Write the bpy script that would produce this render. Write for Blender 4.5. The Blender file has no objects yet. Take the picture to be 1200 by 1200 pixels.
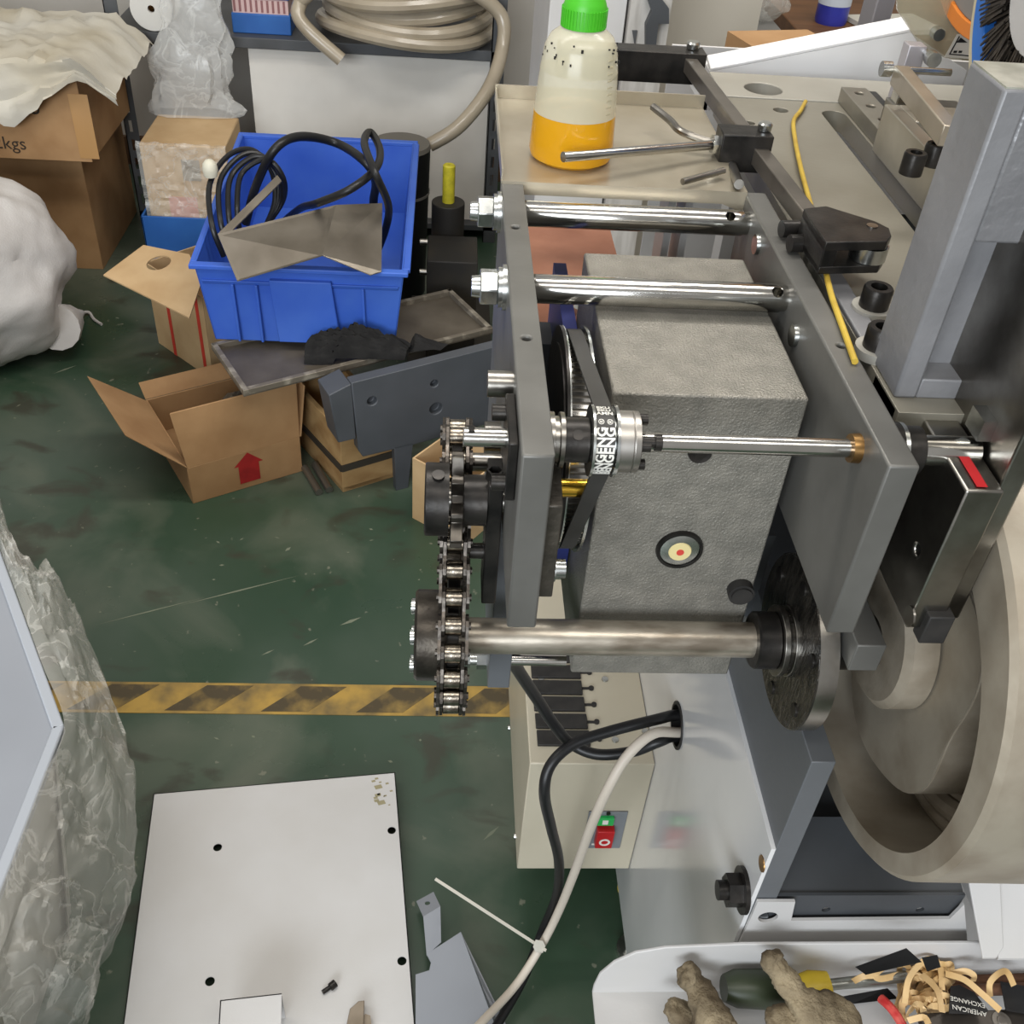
import bpy, bmesh, math, random
from mathutils import Vector, Matrix
random.seed(7)
PI = math.pi
S = bpy.context.scene
COL = S.collection

# ---------------------------------------------------------------- camera, world, lights, exposure
# The world axes are the machine's: X along its shafts, Y away from the photographer, Z up from the floor.
FPX = 1200.0
DOWN = Vector((-120, 1440, 1200)).normalized()
FWD = Vector((-60, -1012, 1200)); FWD = (FWD - DOWN * FWD.dot(DOWN)).normalized()
RGT = DOWN.cross(FWD)
EYE = Vector((0, 0, 1.5))
def ray(px, py):
    c = Vector(((px - 600) / FPX, (py - 600) / FPX, 1.0))
    return Vector((RGT.dot(c), FWD.dot(c), -DOWN.dot(c)))
def at(px, py, ax, v):
    r = ray(px, py); i = 'xyz'.index(ax)
    return EYE + r * ((v - EYE[i]) / r[i])
def dep(px, py, t): return EYE + ray(px, py) * t

cam = bpy.data.cameras.new('camera'); camo = bpy.data.objects.new('camera', cam); COL.objects.link(camo)
cam.sensor_width = 36; cam.lens = 36; cam.sensor_fit = 'HORIZONTAL'; cam.clip_start = 0.02; cam.clip_end = 60
def cw(v): return Vector((RGT.dot(v), FWD.dot(v), -DOWN.dot(v)))
cx_, cy_, cz_ = cw(Vector((1, 0, 0))), cw(Vector((0, -1, 0))), cw(Vector((0, 0, -1)))
camo.matrix_world = Matrix(((cx_.x, cy_.x, cz_.x, 0), (cx_.y, cy_.y, cz_.y, 0), (cx_.z, cy_.z, cz_.z, 1.5), (0, 0, 0, 1)))
S.camera = camo

W = bpy.data.worlds.new('world'); S.world = W; W.use_nodes = True
W.node_tree.nodes['Background'].inputs[0].default_value = (1.0, 0.975, 0.94, 1)
W.node_tree.nodes['Background'].inputs[1].default_value = 0.34
def area(name, loc, sx, sy, power, col=(1, .96, .9), rot=(0, 0, 0)):
    l = bpy.data.lights.new(name, 'AREA'); l.shape = 'RECTANGLE'; l.size = sx; l.size_y = sy; l.energy = power; l.color = col
    o = bpy.data.objects.new(name, l); o.location = loc; o.rotation_euler = rot; COL.objects.link(o); return o
area('ceiling_lamp_right_offscreen', (0.9, 1.5, 3.0), 2.4, 0.35, 42)
area('ceiling_lamp_left_offscreen', (-1.1, 1.0, 3.0), 2.4, 0.35, 22)
area('ceiling_lamp_near_offscreen', (0.2, -0.4, 3.0), 2.4, 0.5, 24)
area('window_behind_offscreen', (-1.5, -3.6, 2.3), 3.2, 1.8, 190, (.88, .94, 1), (math.radians(78), 0, math.radians(-14)))
S.view_settings.view_transform = 'Standard'; S.view_settings.look = 'None'
S.view_settings.gamma = 1.0; S.view_settings.use_curve_mapping = False
S.view_settings.exposure = 0.15

# ---------------------------------------------------------------- materials
def lin(c):
    return tuple(((x / 255) / 12.92 if x / 255 <= .04045 else ((x / 255 + .055) / 1.055) ** 2.4) for x in c) + (1,)
MATS = {}
def mat(name, c, rough=.5, metal=0, c2=None, scale=8, bump=0, bscale=None, detail=4, coat=0, alpha=1, trans=0, ior=1.45, stretch=None, lo=.35, hi=.65, rvar=0):
    if name in MATS: return MATS[name]
    m = bpy.data.materials.new(name); m.use_nodes = True; nt = m.node_tree; b = nt.nodes['Principled BSDF']
    b.inputs['Base Color'].default_value = lin(c); b.inputs['Roughness'].default_value = rough; b.inputs['Metallic'].default_value = metal
    b.inputs['IOR'].default_value = ior; b.inputs['Alpha'].default_value = alpha; b.inputs['Transmission Weight'].default_value = trans
    b.inputs['Coat Weight'].default_value = coat; b.inputs['Coat Roughness'].default_value = .15
    tc = nt.nodes.new('ShaderNodeTexCoord'); mp = nt.nodes.new('ShaderNodeMapping'); nt.links.new(tc.outputs['Object'], mp.inputs[0])
    if stretch: mp.inputs['Scale'].default_value = stretch
    if c2 or rvar:
        n = nt.nodes.new('ShaderNodeTexNoise'); n.inputs['Scale'].default_value = scale; n.inputs['Detail'].default_value = detail
        nt.links.new(mp.outputs[0], n.inputs['Vector'])
        r = nt.nodes.new('ShaderNodeMapRange'); r.inputs[1].default_value = lo; r.inputs[2].default_value = hi; nt.links.new(n.outputs[0], r.inputs[0])
        if c2:
            x = nt.nodes.new('ShaderNodeMix'); x.data_type = 'RGBA'; x.inputs[6].default_value = lin(c); x.inputs[7].default_value = lin(c2)
            nt.links.new(r.outputs[0], x.inputs[0]); nt.links.new(x.outputs[2], b.inputs['Base Color'])
        if rvar:
            q = nt.nodes.new('ShaderNodeMapRange'); q.inputs[3].default_value = rough - rvar; q.inputs[4].default_value = rough + rvar
            nt.links.new(n.outputs[0], q.inputs[0]); nt.links.new(q.outputs[0], b.inputs['Roughness'])
    if bump:
        n2 = nt.nodes.new('ShaderNodeTexNoise'); n2.inputs['Scale'].default_value = bscale or scale; n2.inputs['Detail'].default_value = 3
        nt.links.new(mp.outputs[0], n2.inputs['Vector'])
        bp = nt.nodes.new('ShaderNodeBump'); bp.inputs['Strength'].default_value = bump; bp.inputs['Distance'].default_value = .002
        nt.links.new(n2.outputs[0], bp.inputs['Height']); nt.links.new(bp.outputs[0], b.inputs['Normal'])
    MATS[name] = m; return m
plate_m = mat('ground_grey_steel', (108, 107, 103), .42, .3, (94, 93, 89), 14, .1, 90)
paint_m = mat('grey_paint', (102, 105, 109), .45, .1, (92, 95, 98), 6, .08, 160)
darkpaint_m = mat('dark_grey_paint', (74, 77, 81), .5, .1, (62, 64, 66), 6, .06, 120)
hammer_m = mat('hammered_grey_paint', (136, 132, 123), .34, .25, (120, 117, 109), 60, .6, 620)
chrome_m = mat('polished_steel', (205, 203, 198), .16, 1, (180, 178, 172), 20)
steel_m = mat('machined_steel', (165, 162, 156), .28, 1, (125, 121, 114), 24, .05, 150)
worn_m = mat('worn_shaft_steel', (190, 182, 168), .34, .75, (128, 118, 104), 55, .12, 160, stretch=(.35, 1, 1))
black_m = mat('black_oxide_steel', (34, 33, 32), .36, .65, (58, 55, 52), 40, .12, 160)
greasy_m = mat('greasy_black_steel', (30, 29, 27), .22, .5, (66, 62, 56), 45, .7, 110, stretch=(1, 2.4, .8))
chain_m = mat('oily_chain_steel', (62, 58, 54), .36, .9, (96, 90, 84), 120, .1, 300)
roller_m = mat('bright_roller_steel', (158, 150, 138), .24, 1, (88, 80, 70), 160, .1, 300)
zinc_m = mat('zinc_plated_steel', (210, 212, 208), .25, 1, (170, 172, 170), 50)
brass_m = mat('bronze', (166, 130, 82), .34, .9, (132, 100, 60), 40)
brassb_m = mat('bright_brass', (205, 165, 62), .2, 1)
rubber_m = mat('black_rubber', (34, 33, 32), .6, 0, (46, 44, 42), 60)
letter_m = mat('white_print', (222, 220, 212), .6)
white_m = mat('white_powder_coat', (198, 197, 196), .38, 0, (190, 188, 185), 5, .05, 260)
whitegloss_m = mat('glossy_white_enamel', (226, 226, 226), .16, 0, (218, 218, 218), 5, coat=.6)
base_m = mat('beige_enamel', (192, 184, 164), .34, 0, (183, 175, 155), 5, .04, 200)
cast_m = mat('raw_cast_iron', (164, 155, 139), .45, .35, (134, 122, 105), 16, .18, 70, detail=8, lo=.42, hi=.72)
castdark_m = mat('rough_cast_iron', (160, 150, 134), .6, .3, (132, 121, 104), 26, .4, 60)
table_m = mat('ground_table_steel', (146, 142, 130), .38, .3, (128, 123, 110), 7, .06, 200, detail=8)
inox_m = mat('stainless_sheet', (184, 176, 158), .26, .55, (162, 153, 134), 11, .05, 60, detail=8)
copper_m = mat('brushed_copper', (186, 130, 104), .38, .65, (154, 100, 76), 9, .08, 90)
postfront_m = mat('cast_column_paint', (130, 130, 132), .42, .1, (118, 118, 120), 18, .25, 120)
postside_m = mat('column_side_shade', (112, 111, 108), .5, .1, (102, 100, 97), 10, .06, 100)  # copy of the column paint with side shade put into its colour; unused
red_m = mat('red_marker', (176, 30, 34), .5)
cardboard_m = mat('cardboard', (168, 132, 92), .8, 0, (150, 114, 76), 9, .06, 120)
cardboardl_m = mat('light_cardboard', (200, 170, 128), .8, 0, (184, 152, 110), 9, .06, 120)
cardboardd_m = cardboard_m
bluebin_m = mat('blue_plastic', (52, 92, 190), .42, 0, (64, 104, 194), 8, .05, 100)
blueshade_m = mat('blue_plastic_box', (38, 88, 158), .45, 0, (46, 100, 170), 8)
cloth_m = mat('dirty_white_cloth', (200, 195, 182), .9, 0, (182, 172, 150), 5, .4, 60, lo=.4, hi=.75)
sack_m = mat('white_woven_sack', (204, 200, 196), .75, 0, (188, 183, 178), 8, .35, 220)
blackcloth_m = mat('black_cloth', (22, 21, 21), .95, 0, (34, 33, 32), 40, .5, 120)
hose_m = mat('clear_beige_hose', (168, 156, 136), .3, 0, (150, 138, 118), 8, coat=.4)
shelf_m = mat('grey_shelf_steel', (88, 90, 92), .5, .3, (76, 77, 78), 9)
wood_m = mat('pale_crate_wood', (176, 144, 98), .75, 0, (148, 114, 72), 7, .2, 50, stretch=(.4, 3, 3))
woodd_m = mat('brown_table_wood', (122, 84, 52), .6, 0, (96, 64, 38), 7, .15, 40, stretch=(.4, 3, 3))
crude_m = mat('dusty_steel_sheet', (112, 104, 92), .5, .5, (90, 82, 71), 9, .08, 50, detail=8)
greymach_m = mat('blue_grey_paint', (80, 83, 88), .5, .1, (72, 75, 79), 8)
wall_m = mat('white_plaster', (196, 192, 184), .85, 0, (182, 177, 168), 2.5, .1, 60)
oil_m = mat('amber_oil', (224, 164, 30), .12, 0, trans=.25, ior=1.4)
capg_m = mat('green_plastic', (70, 176, 36), .4)
yellow_m = mat('yellow_plastic', (212, 186, 52), .45, 0, (190, 160, 40), 30)
cable_m = mat('black_cable', (26, 26, 27), .4)
cablew_m = mat('white_cable', (200, 190, 176), .45)
greylite_m = mat('light_grey_paint', (142, 146, 153), .42, 0, (136, 140, 147), 5)
rust_m = mat('rusty_rod', (116, 82, 62), .6, .5, (80, 54, 40), 40, .2, 80)
glove_m = mat('soiled_knit_glove', (150, 136, 110), .95, 0, (88, 76, 58), 26, 1, 330, detail=10, lo=.36, hi=.6)
straw_m = mat('tan_raffia', (216, 184, 134), .5, 0, (196, 160, 106), 30)
redknit_m = mat('red_knit', (176, 40, 40), .9, 0, (200, 90, 80), 90, .5, 200)

def film_mat(name, dens, tint, scale=11.0, creases=.55):
    m = bpy.data.materials.new(name); m.use_nodes = True; nt = m.node_tree; nt.nodes.clear(); N = nt.nodes.new; L = nt.links.new
    out = N('ShaderNodeOutputMaterial'); tr = N('ShaderNodeBsdfTransparent'); gl = N('ShaderNodeBsdfPrincipled')
    gl.inputs['Base Color'].default_value = lin(tint); gl.inputs['Roughness'].default_value = .2
    mx = N('ShaderNodeMixShader'); tc = N('ShaderNodeTexCoord'); n = N('ShaderNodeTexNoise')
    n.inputs['Scale'].default_value = scale; n.inputs['Detail'].default_value = 6; n.inputs['Distortion'].default_value = .8
    sb = N('ShaderNodeMath'); sb.operation = 'SUBTRACT'; sb.inputs[1].default_value = .5; ab = N('ShaderNodeMath'); ab.operation = 'ABSOLUTE'
    r = N('ShaderNodeMapRange'); r.inputs[1].default_value = 0; r.inputs[2].default_value = .035; r.inputs[3].default_value = min(1, dens + creases); r.inputs[4].default_value = dens
    bp = N('ShaderNodeBump'); bp.inputs['Strength'].default_value = .7; bp.inputs['Distance'].default_value = .012
    L(tc.outputs['Object'], n.inputs['Vector']); L(n.outputs[0], sb.inputs[0]); L(sb.outputs[0], ab.inputs[0]); L(ab.outputs[0], r.inputs[0]); L(ab.outputs[0], bp.inputs['Height'])
    L(bp.outputs[0], gl.inputs['Normal']); L(r.outputs[0], mx.inputs[0]); L(tr.outputs[0], mx.inputs[1]); L(gl.outputs[0], mx.inputs[2]); L(mx.outputs[0], out.inputs[0])
    MATS[name] = m; return m
film_m = film_mat('clear_plastic_film', .26, (232, 230, 222), 14, .16)
guard_m = film_mat('yellowed_clear_guard', .5, (170, 164, 140), 3, 0)
bottle_m = film_mat('milky_translucent_plastic', .56, (214, 208, 182), 3, 0)
MATS['milky_translucent_plastic'].node_tree.nodes['Bump'].inputs['Strength'].default_value = .05

def floor_mat():
    m = bpy.data.materials.new('green_epoxy_floor'); m.use_nodes = True; nt = m.node_tree; b = nt.nodes['Principled BSDF']; N = nt.nodes.new; L = nt.links.new
    tc = N('ShaderNodeTexCoord')
    def noise(s, d, dist=0, st=None):
        n = N('ShaderNodeTexNoise'); n.inputs['Scale'].default_value = s; n.inputs['Detail'].default_value = d; n.inputs['Distortion'].default_value = dist
        mp = N('ShaderNodeMapping'); L(tc.outputs['Object'], mp.inputs[0]); L(mp.outputs[0], n.inputs['Vector'])
        if st: mp.inputs['Scale'].default_value = st
        return n
    def rng(n, a, c, to=1.0):
        r = N('ShaderNodeMapRange'); r.inputs[1].default_value = a; r.inputs[2].default_value = c; r.inputs[4].default_value = to; L(n.outputs[0], r.inputs[0]); return r
    def mix(f, a, c):
        x = N('ShaderNodeMix'); x.data_type = 'RGBA'; L(f.outputs[0], x.inputs[0])
        if isinstance(a, tuple): x.inputs[6].default_value = lin(a)
        else: L(a.outputs[2], x.inputs[6])
        x.inputs[7].default_value = lin(c); return x
    x = mix(rng(noise(1.6, 5), .38, .62), (46, 67, 50), (68, 82, 70))
    x = mix(rng(noise(3.1, 9, .6), .50, .70, .8), x, (94, 100, 86))
    x = mix(rng(noise(7, 10, .5, (1, 1.6, 1)), .57, .68, .7), x, (54, 50, 40))
    x = mix(rng(noise(46, 3), .70, .74, .6), x, (128, 128, 112))
    L(x.outputs[2], b.inputs['Base Color']); b.inputs['Roughness'].default_value = .34
    r = rng(noise(5, 6), .3, .7); r.inputs[3].default_value = .22; r.inputs[4].default_value = .55; L(r.outputs[0], b.inputs['Roughness'])
    return m

# ---------------------------------------------------------------- mesh builder
class MB:
    def __init__(s): s.v = []; s.f = []
    def add(s, vs, fs):
        o = len(s.v); s.v += [tuple(v) for v in vs]; s.f += [tuple(i + o for i in f) for f in fs]; return s
    def box(s, x0, x1, y0, y1, z0, z1):
        vs = [(x, y, z) for z in (z0, z1) for y in (y0, y1) for x in (x0, x1)]
        return s.add(vs, [(0, 2, 3, 1), (4, 5, 7, 6), (0, 1, 5, 4), (2, 6, 7, 3), (0, 4, 6, 2), (1, 3, 7, 5)])
    def obox(s, c, a, b, d):
        c, a, b, d = map(Vector, (c, a, b, d)); vs = [c + a * i + b * j + d * k for k in (-1, 1) for j in (-1, 1) for i in (-1, 1)]
        return s.add(vs, [(0, 2, 3, 1), (4, 5, 7, 6), (0, 1, 5, 4), (2, 6, 7, 3), (0, 4, 6, 2), (1, 3, 7, 5)])
    def beam(s, p0, p1, w, h, up=(0, 0, 1)):
        p0, p1 = Vector(p0), Vector(p1); d = (p1 - p0); u = Vector(up); sd = d.cross(u).normalized(); u = sd.cross(d).normalized()
        return s.obox((p0 + p1) / 2, d / 2, sd * w / 2, u * h / 2)
    def prism(s, pts, vec):
        n = len(pts); vec = Vector(vec); a = [Vector(p) for p in pts]
        return s.add(a + [p + vec for p in a], [tuple(range(n - 1, -1, -1)), tuple(range(n, 2 * n))] + [(i, (i + 1) % n, n + (i + 1) % n, n + i) for i in range(n)])
    def cyl(s, p0, p1, r0, r1=None, n=24, caps=True):
        r1 = r0 if r1 is None else r1; p0, p1 = Vector(p0), Vector(p1); d = (p1 - p0).normalized()
        u = d.orthogonal().normalized(); w = d.cross(u)
        vs = [p + (u * math.cos(2 * PI * i / n) + w * math.sin(2 * PI * i / n)) * r for p, r in ((p0, r0), (p1, r1)) for i in range(n)]
        fs = [(i, (i + 1) % n, n + (i + 1) % n, n + i) for i in range(n)]
        if caps: fs += [tuple(range(n - 1, -1, -1)), tuple(range(n, 2 * n))]
        return s.add(vs, fs)
    def lathe(s, prof, o=(0, 0, 0), axis='x', n=40, closed=False):
        vs = []
        for a, r in prof:
            for i in range(n):
                c, q = r * math.cos(2 * PI * i / n), r * math.sin(2 * PI * i / n)
                p = {'x': (a, c, q), 'y': (q, a, c), 'z': (c, q, a)}[axis]; vs.append((p[0] + o[0], p[1] + o[1], p[2] + o[2]))
        m = len(prof); fs = [(k * n + i, k * n + (i + 1) % n, (k + 1) % m * n + (i + 1) % n, (k + 1) % m * n + i) for k in range(m if closed else m - 1) for i in range(n)]
        if not closed: fs += [tuple(range(n - 1, -1, -1)), tuple(range((m - 1) * n, m * n))]
        return s.add(vs, fs)
    def tube(s, pts, r, n=10, smooth=0, caps=True):
        pts = [Vector(p) for p in pts]
        if smooth: pts = spline(pts, smooth)
        rr = r if isinstance(r, (list, tuple)) else [r] * len(pts)
        u = None; vs = []
        for i, p in enumerate(pts):
            d = (pts[min(i + 1, len(pts) - 1)] - pts[max(i - 1, 0)]).normalized()
            u = d.orthogonal().normalized() if u is None else (u - d * u.dot(d)).normalized()
            w = d.cross(u); q = rr[min(len(rr) - 1, int(i * len(rr) / len(pts)))]
            vs += [p + (u * math.cos(2 * PI * k / n) + w * math.sin(2 * PI * k / n)) * q for k in range(n)]
        m = len(pts); fs = [(k * n + i, k * n + (i + 1) % n, (k + 1) * n + (i + 1) % n, (k + 1) * n + i) for k in range(m - 1) for i in range(n)]
        if caps: fs += [tuple(range(n - 1, -1, -1)), tuple(range((m - 1) * n, m * n))]
        return s.add(vs, fs)
    def ribbon(s, pts, nrm, w, t=.0006):
        pts = [Vector(p) for p in pts]; vs = []; m = len(pts)
        for i, p in enumerate(pts):
            d = (pts[min(i + 1, m - 1)] - pts[max(i - 1, 0)]).normalized(); q = Vector(nrm[i] if isinstance(nrm, list) else nrm)
            sd = d.cross(q).normalized(); up = sd.cross(d).normalized()
            vs += [p + sd * w / 2 + up * t / 2, p - sd * w / 2 + up * t / 2, p - sd * w / 2 - up * t / 2, p + sd * w / 2 - up * t / 2]
        fs = [(k * 4 + i, k * 4 + (i + 1) % 4, (k + 1) * 4 + (i + 1) % 4, (k + 1) * 4 + i) for k in range(m - 1) for i in range(4)] + [(3, 2, 1, 0), (m * 4 - 4, m * 4 - 3, m * 4 - 2, m * 4 - 1)]
        return s.add(vs, fs)
    def hexn(s, p0, p1, r): return s.cyl(p0, p1, r, n=6)
def spline(P, k):
    out = []
    for i in range(len(P) - 1):
        a, b, c, d = P[max(i - 1, 0)], P[i], P[i + 1], P[min(i + 2, len(P) - 1)]
        for j in range(k):
            t = j / k; out.append(.5 * ((2 * b) + (c - a) * t + (2 * a - 5 * b + 4 * c - d) * t * t + (3 * b - a - 3 * c + d) * t ** 3))
    return out + [P[-1]]
WL = {}
def tag(o, label=None, cat=None, group=None, kind=None):
    for k, v in (('label', label), ('category', cat), ('group', group), ('kind', kind)):
        if v: o[k] = v
    return o
def build(name, mb, m, parent=None, bevel=0, smooth=True, base=False, subsurf=0, label=None):
    me = bpy.data.meshes.new(name)
    vs = [Vector(v) for v in mb.v]
    lo = Vector([min(v[i] for v in vs) for i in range(3)]); hi = Vector([max(v[i] for v in vs) for i in range(3)])
    c = (lo + hi) / 2
    if base: c.z = lo.z
    me.from_pydata([v - c for v in vs], [], mb.f); bm = bmesh.new(); bm.from_mesh(me); bmesh.ops.recalc_face_normals(bm, faces=bm.faces); bm.to_mesh(me); bm.free()
    if smooth:
        me.shade_smooth(); me.set_sharp_from_angle(angle=math.radians(35))
    me.materials.append(m)
    o = bpy.data.objects.new(name, me); COL.objects.link(o); place(o, c, parent)
    if bevel:
        b = o.modifiers.new('bevel', 'BEVEL'); b.width = bevel; b.segments = 2; b.limit_method = 'ANGLE'; b.angle_limit = math.radians(40)
    if subsurf:
        q = o.modifiers.new('sub', 'SUBSURF'); q.levels = q.render_levels = subsurf
    if label: o['label'] = label
    return o
def carve(o, *cuts):
    for mb in cuts:
        cm = bpy.data.meshes.new('cut'); cm.from_pydata(mb.v, [], mb.f); bm = bmesh.new(); bm.from_mesh(cm); bmesh.ops.recalc_face_normals(bm, faces=bm.faces); bm.to_mesh(cm); bm.free()
        co = bpy.data.objects.new('cut', cm); COL.objects.link(co)
        to = bpy.data.objects.new('blank', o.data); COL.objects.link(to); to.location = WL[o.name]
        b = to.modifiers.new('b', 'BOOLEAN'); b.operation = 'DIFFERENCE'; b.solver = 'EXACT'; b.object = co
        dg = bpy.context.evaluated_depsgraph_get(); dg.update(); me = bpy.data.meshes.new_from_object(to.evaluated_get(dg), depsgraph=dg)
        old = o.data; nm = old.name; bpy.data.objects.remove(to); bpy.data.objects.remove(co); bpy.data.meshes.remove(cm)
        if len(me.polygons) > 3:
            o.data = me; bpy.data.meshes.remove(old); me.name = nm; me.shade_smooth(); me.set_sharp_from_angle(angle=math.radians(35))
def bore(p, d, r, depth, n=24):
    p, d = Vector(p), Vector(d).normalized(); return MB().cyl(p - d * .004, p + d * depth, r, n=n)
def place(o, c, parent):
    WL[o.name] = Vector(c)
    if parent: o.parent = parent; o.location = Vector(c) - WL[parent.name]
    else: o.location = c
def copy(o, delta, parent, name=None):
    c = o.copy(); COL.objects.link(c); place(c, WL[o.name] + Vector(delta), parent); return c
def thing(name, label, cat, loc, group=None):
    o = bpy.data.objects.new(name, None); COL.objects.link(o); o.empty_display_size = .05; o.location = loc; WL[o.name] = Vector(loc); return tag(o, label, cat, group)
def text_mb(body, size, thick=.0003, bold=0):
    cu = bpy.data.curves.new('t', 'FONT'); cu.offset = bold; cu.body = body; cu.size = size; cu.extrude = thick; cu.align_x = 'CENTER'; cu.align_y = 'CENTER'; cu.resolution_u = 3
    o = bpy.data.objects.new('t', cu); COL.objects.link(o); dg = bpy.context.evaluated_depsgraph_get(); me = bpy.data.meshes.new_from_object(o.evaluated_get(dg))
    mb = MB(); mb.add([v.co[:] for v in me.vertices], [tuple(p.vertices) for p in me.polygons])
    bpy.data.objects.remove(o); bpy.data.curves.remove(cu); bpy.data.meshes.remove(me); return mb
def remap(mb, fn):
    r = MB(); r.v = [tuple(fn(Vector(v))) for v in mb.v]; r.f = mb.f; return r
def frame(o, x, y): # map flat text xy(z) onto a plane
    o, x, y = Vector(o), Vector(x).normalized(), Vector(y).normalized(); z = x.cross(y)
    return lambda v: o + x * v.x + y * v.y + z * v.z
def pxpoly(pts, ax, v): return [at(x, y, ax, v) for x, y in pts]
def pxquad_axis(*a): pass
def hx(n): # cheap hash noise
    return (math.sin(n * 127.1 + 11.7) * 43758.5453) % 1.0
from mathutils import noise as MN

# ---------------------------------------------------------------- the setting
def struct(name, mb, m, parent=None, **k):
    o = build(name, mb, m, parent, **k); o['kind'] = 'structure'; return o
floor = struct('floor', MB().box(-4, 5, -1.5, 5.2, -.05, 0), floor_mat(), label='green epoxy workshop floor with scuffs and stains')
wall = struct('wall_back', MB().box(-4, 5, 3.74, 3.86, 0, 3.2), wall_m)
struct('baseboard_back', MB().box(-4, 5, 3.722, 3.74, 0, .1), mat('brown_baseboard', (104, 78, 56), .6, 0, (86, 62, 44), 8))

chips = MB()
def chip(x0_, y0_, x1_, y1_, w):
    a, b = at(x0_, y0_, 'z', .0004), at(x1_, y1_, 'z', .0004); d = (b - a).normalized(); n = Vector((-d.y, d.x, 0)) * w
    chips.add([a, a.lerp(b, .5) + n, b, a.lerp(b, .5) - n], [(0, 1, 2, 3)])
chip(110, 733, 240, 700, .0018); chip(205, 711, 352, 674, .0022); chip(398, 733, 424, 723, .004); chip(355, 757, 373, 748, .0025); chip(306, 768, 322, 761, .002); chip(334, 646, 341, 641, .004); chip(62, 438, 90, 428, .003); chip(566, 985, 585, 968, .003)
for k in range(60):
    px, py = random.uniform(0, 560), random.uniform(330, 900); chip(px, py, px + random.uniform(2, 7), py + random.uniform(-3, 3), random.uniform(.001, .003))
o = build('paint_chips', chips, mat('pale_scuff', (112, 118, 100), .7), floor, smooth=False); o['kind'] = 'stuff'
# hazard tape along X on the floor
tape = thing('hazard_tape', 'worn yellow and black striped hazard tape stuck across the green floor', 'floor tape', (-.4, 1.243, 0))
build('tape_strip', MB().box(-1.6, 1.2, 1.207, 1.279, 0, .0012), mat('worn_yellow_tape', (170, 138, 66), .6, 0, (108, 92, 58), 16, .1, 60, detail=9, lo=.4, hi=.68), tape, smooth=False)
tdark = mat('worn_black_tape', (72, 62, 42), .65, 0, (150, 124, 66), 20, .1, 60, detail=9, lo=.45, hi=.75)
for i in range(16):
    x = -1.52 + i * .172
    build('dark_stripe', MB().prism([(x, 1.213, .0012), (x + .085, 1.213, .0012), (x + .15, 1.273, .0012), (x + .065, 1.273, .0012)], (0, 0, .0005)), tdark, tape, smooth=False)

# ================================================================ THE MACHINE
mach = thing('chain_drive_machine', 'large grey machine with steel tie rods, chain drive, gearbox and cast flywheel on white base', 'machine', (.3, .75, 0))
XL0, XL1, XR0, XR1, YF, YB, ZT, ZB = .044, .0625, .251, .2695, .449, .832, 1.166, 1.03
SY, SZ = .538, .928          # main shaft axis
QY, QZ = .490, 1.148          # slim shaft axis
def xq(px, py=508): return at(px, py, 'y', QY).x
def xs(px): return at(px, 747, 'z', SZ).x
# --- side plates
def holes(parent, pts, r=.004):
    for p in pts: carve(parent, bore(p, (0, 0, -1), r, .014))
lp = build('side_plate', MB().box(XL0, XL1, YF, YB, ZB, ZT), plate_m, mach, bevel=.0015)
holes(lp, [at(604, 266, 'z', ZT), at(617, 396, 'z', ZT)], .003)
rp = build('side_plate', MB().box(XR0, XR1, YF, YB, ZB, ZT), plate_m, mach, bevel=.0015)
holes(rp, [at(986, 405, 'z', ZT)], .003)
for p in (at(892, 270, 'x', XR0), at(937, 376, 'x', XR0)):
    build('countersunk_screw', MB().lathe([(p.x - .003, .004), (p.x - .003, .008), (p.x + .001, .0085)], (0, p.y, p.z - .012)), zinc_m, rp)
# --- thick tie rods with nuts
def nut(parent, x, y, z, d=-1):
    g = build('hex_nut', MB().hexn((x + d * .006, y, z), (x + d * .019, y, z), .0135), zinc_m, parent, bevel=.001)
    build('washer', MB().cyl((x, y, z), (x + d * .003, y, z), .0165, n=32), zinc_m, parent)
    build('lock_washer', MB().cyl((x + d * .003, y, z), (x + d * .006, y, z), .0145, n=32), zinc_m, parent)
    build('stud_end', MB().cyl((x + d * .019, y, z), (x + d * .025, y, z), .0082, .0075, n=20), zinc_m, parent)
for (py, pyr, cxp) in ((256, 262, 862), (345, 350, 909)):
    e = at(880 if py < 300 else 922, pyr, 'z', 1.150)
    rod = build('tie_rod', MB().lathe([(XL1, .0098), (XL1 + .001, .0105), (XR0 - .005, .0105), (XR0 - .0035, .0095), (XR0, .0095)], (0, e.y, e.z), n=48), chrome_m, mach)
    nut(rod, XL0, e.y, e.z)
    q = at(cxp, pyr - 4 + (8 if py < 300 else -8), 'z', 1.158)
    carve(rod, bore((q.x, e.y - .0062, e.z + .0092), (0, .35, -.94), .0042, .017))
# --- slim shaft through both plates
sl = build('slim_shaft', MB().cyl((xq(543, 503), QY, QZ), (XR0, QY, QZ), .0058, n=32).cyl((XR0, QY, QZ), (xq(1150, 515), QY, QZ), .0095, n=32), chrome_m, mach, bevel=.0006)
build('key_slot', MB().box(xq(549), xq(556), QY - .003, QY + .003, QZ + .0045, QZ + .0062), black_m, sl)
build('bushing', MB().lathe([(XR0 - .0055, .0058), (XR0 - .0055, .0088), (XR0, .0092)], (0, QY, QZ)), brass_m, mach)
x = XL1
build('bearing_ring', MB().lathe([(x, .010), (x, .0165), (x + .003, .0165), (x + .0035, .014), (x + .006, .014), (x + .0065, .0165), (x + .009, .0165), (x + .009, .010)], (0, QY, QZ)), steel_m, mach)
xa, xb = XL1 + .009, xq(690)
col_ = build('shaft_collar', MB().lathe([(xa, .006), (xa, .0135), (xb, .0135), (xb, .006)], (0, QY, QZ)), black_m, mach, bevel=.0006)
cxm = (xa + xb) / 2
build('set_screw', MB().lathe([(.0125, .0015), (.0138, .0018), (.0138, .0032), (.012, .0032)], n=14), black_m, col_)
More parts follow.
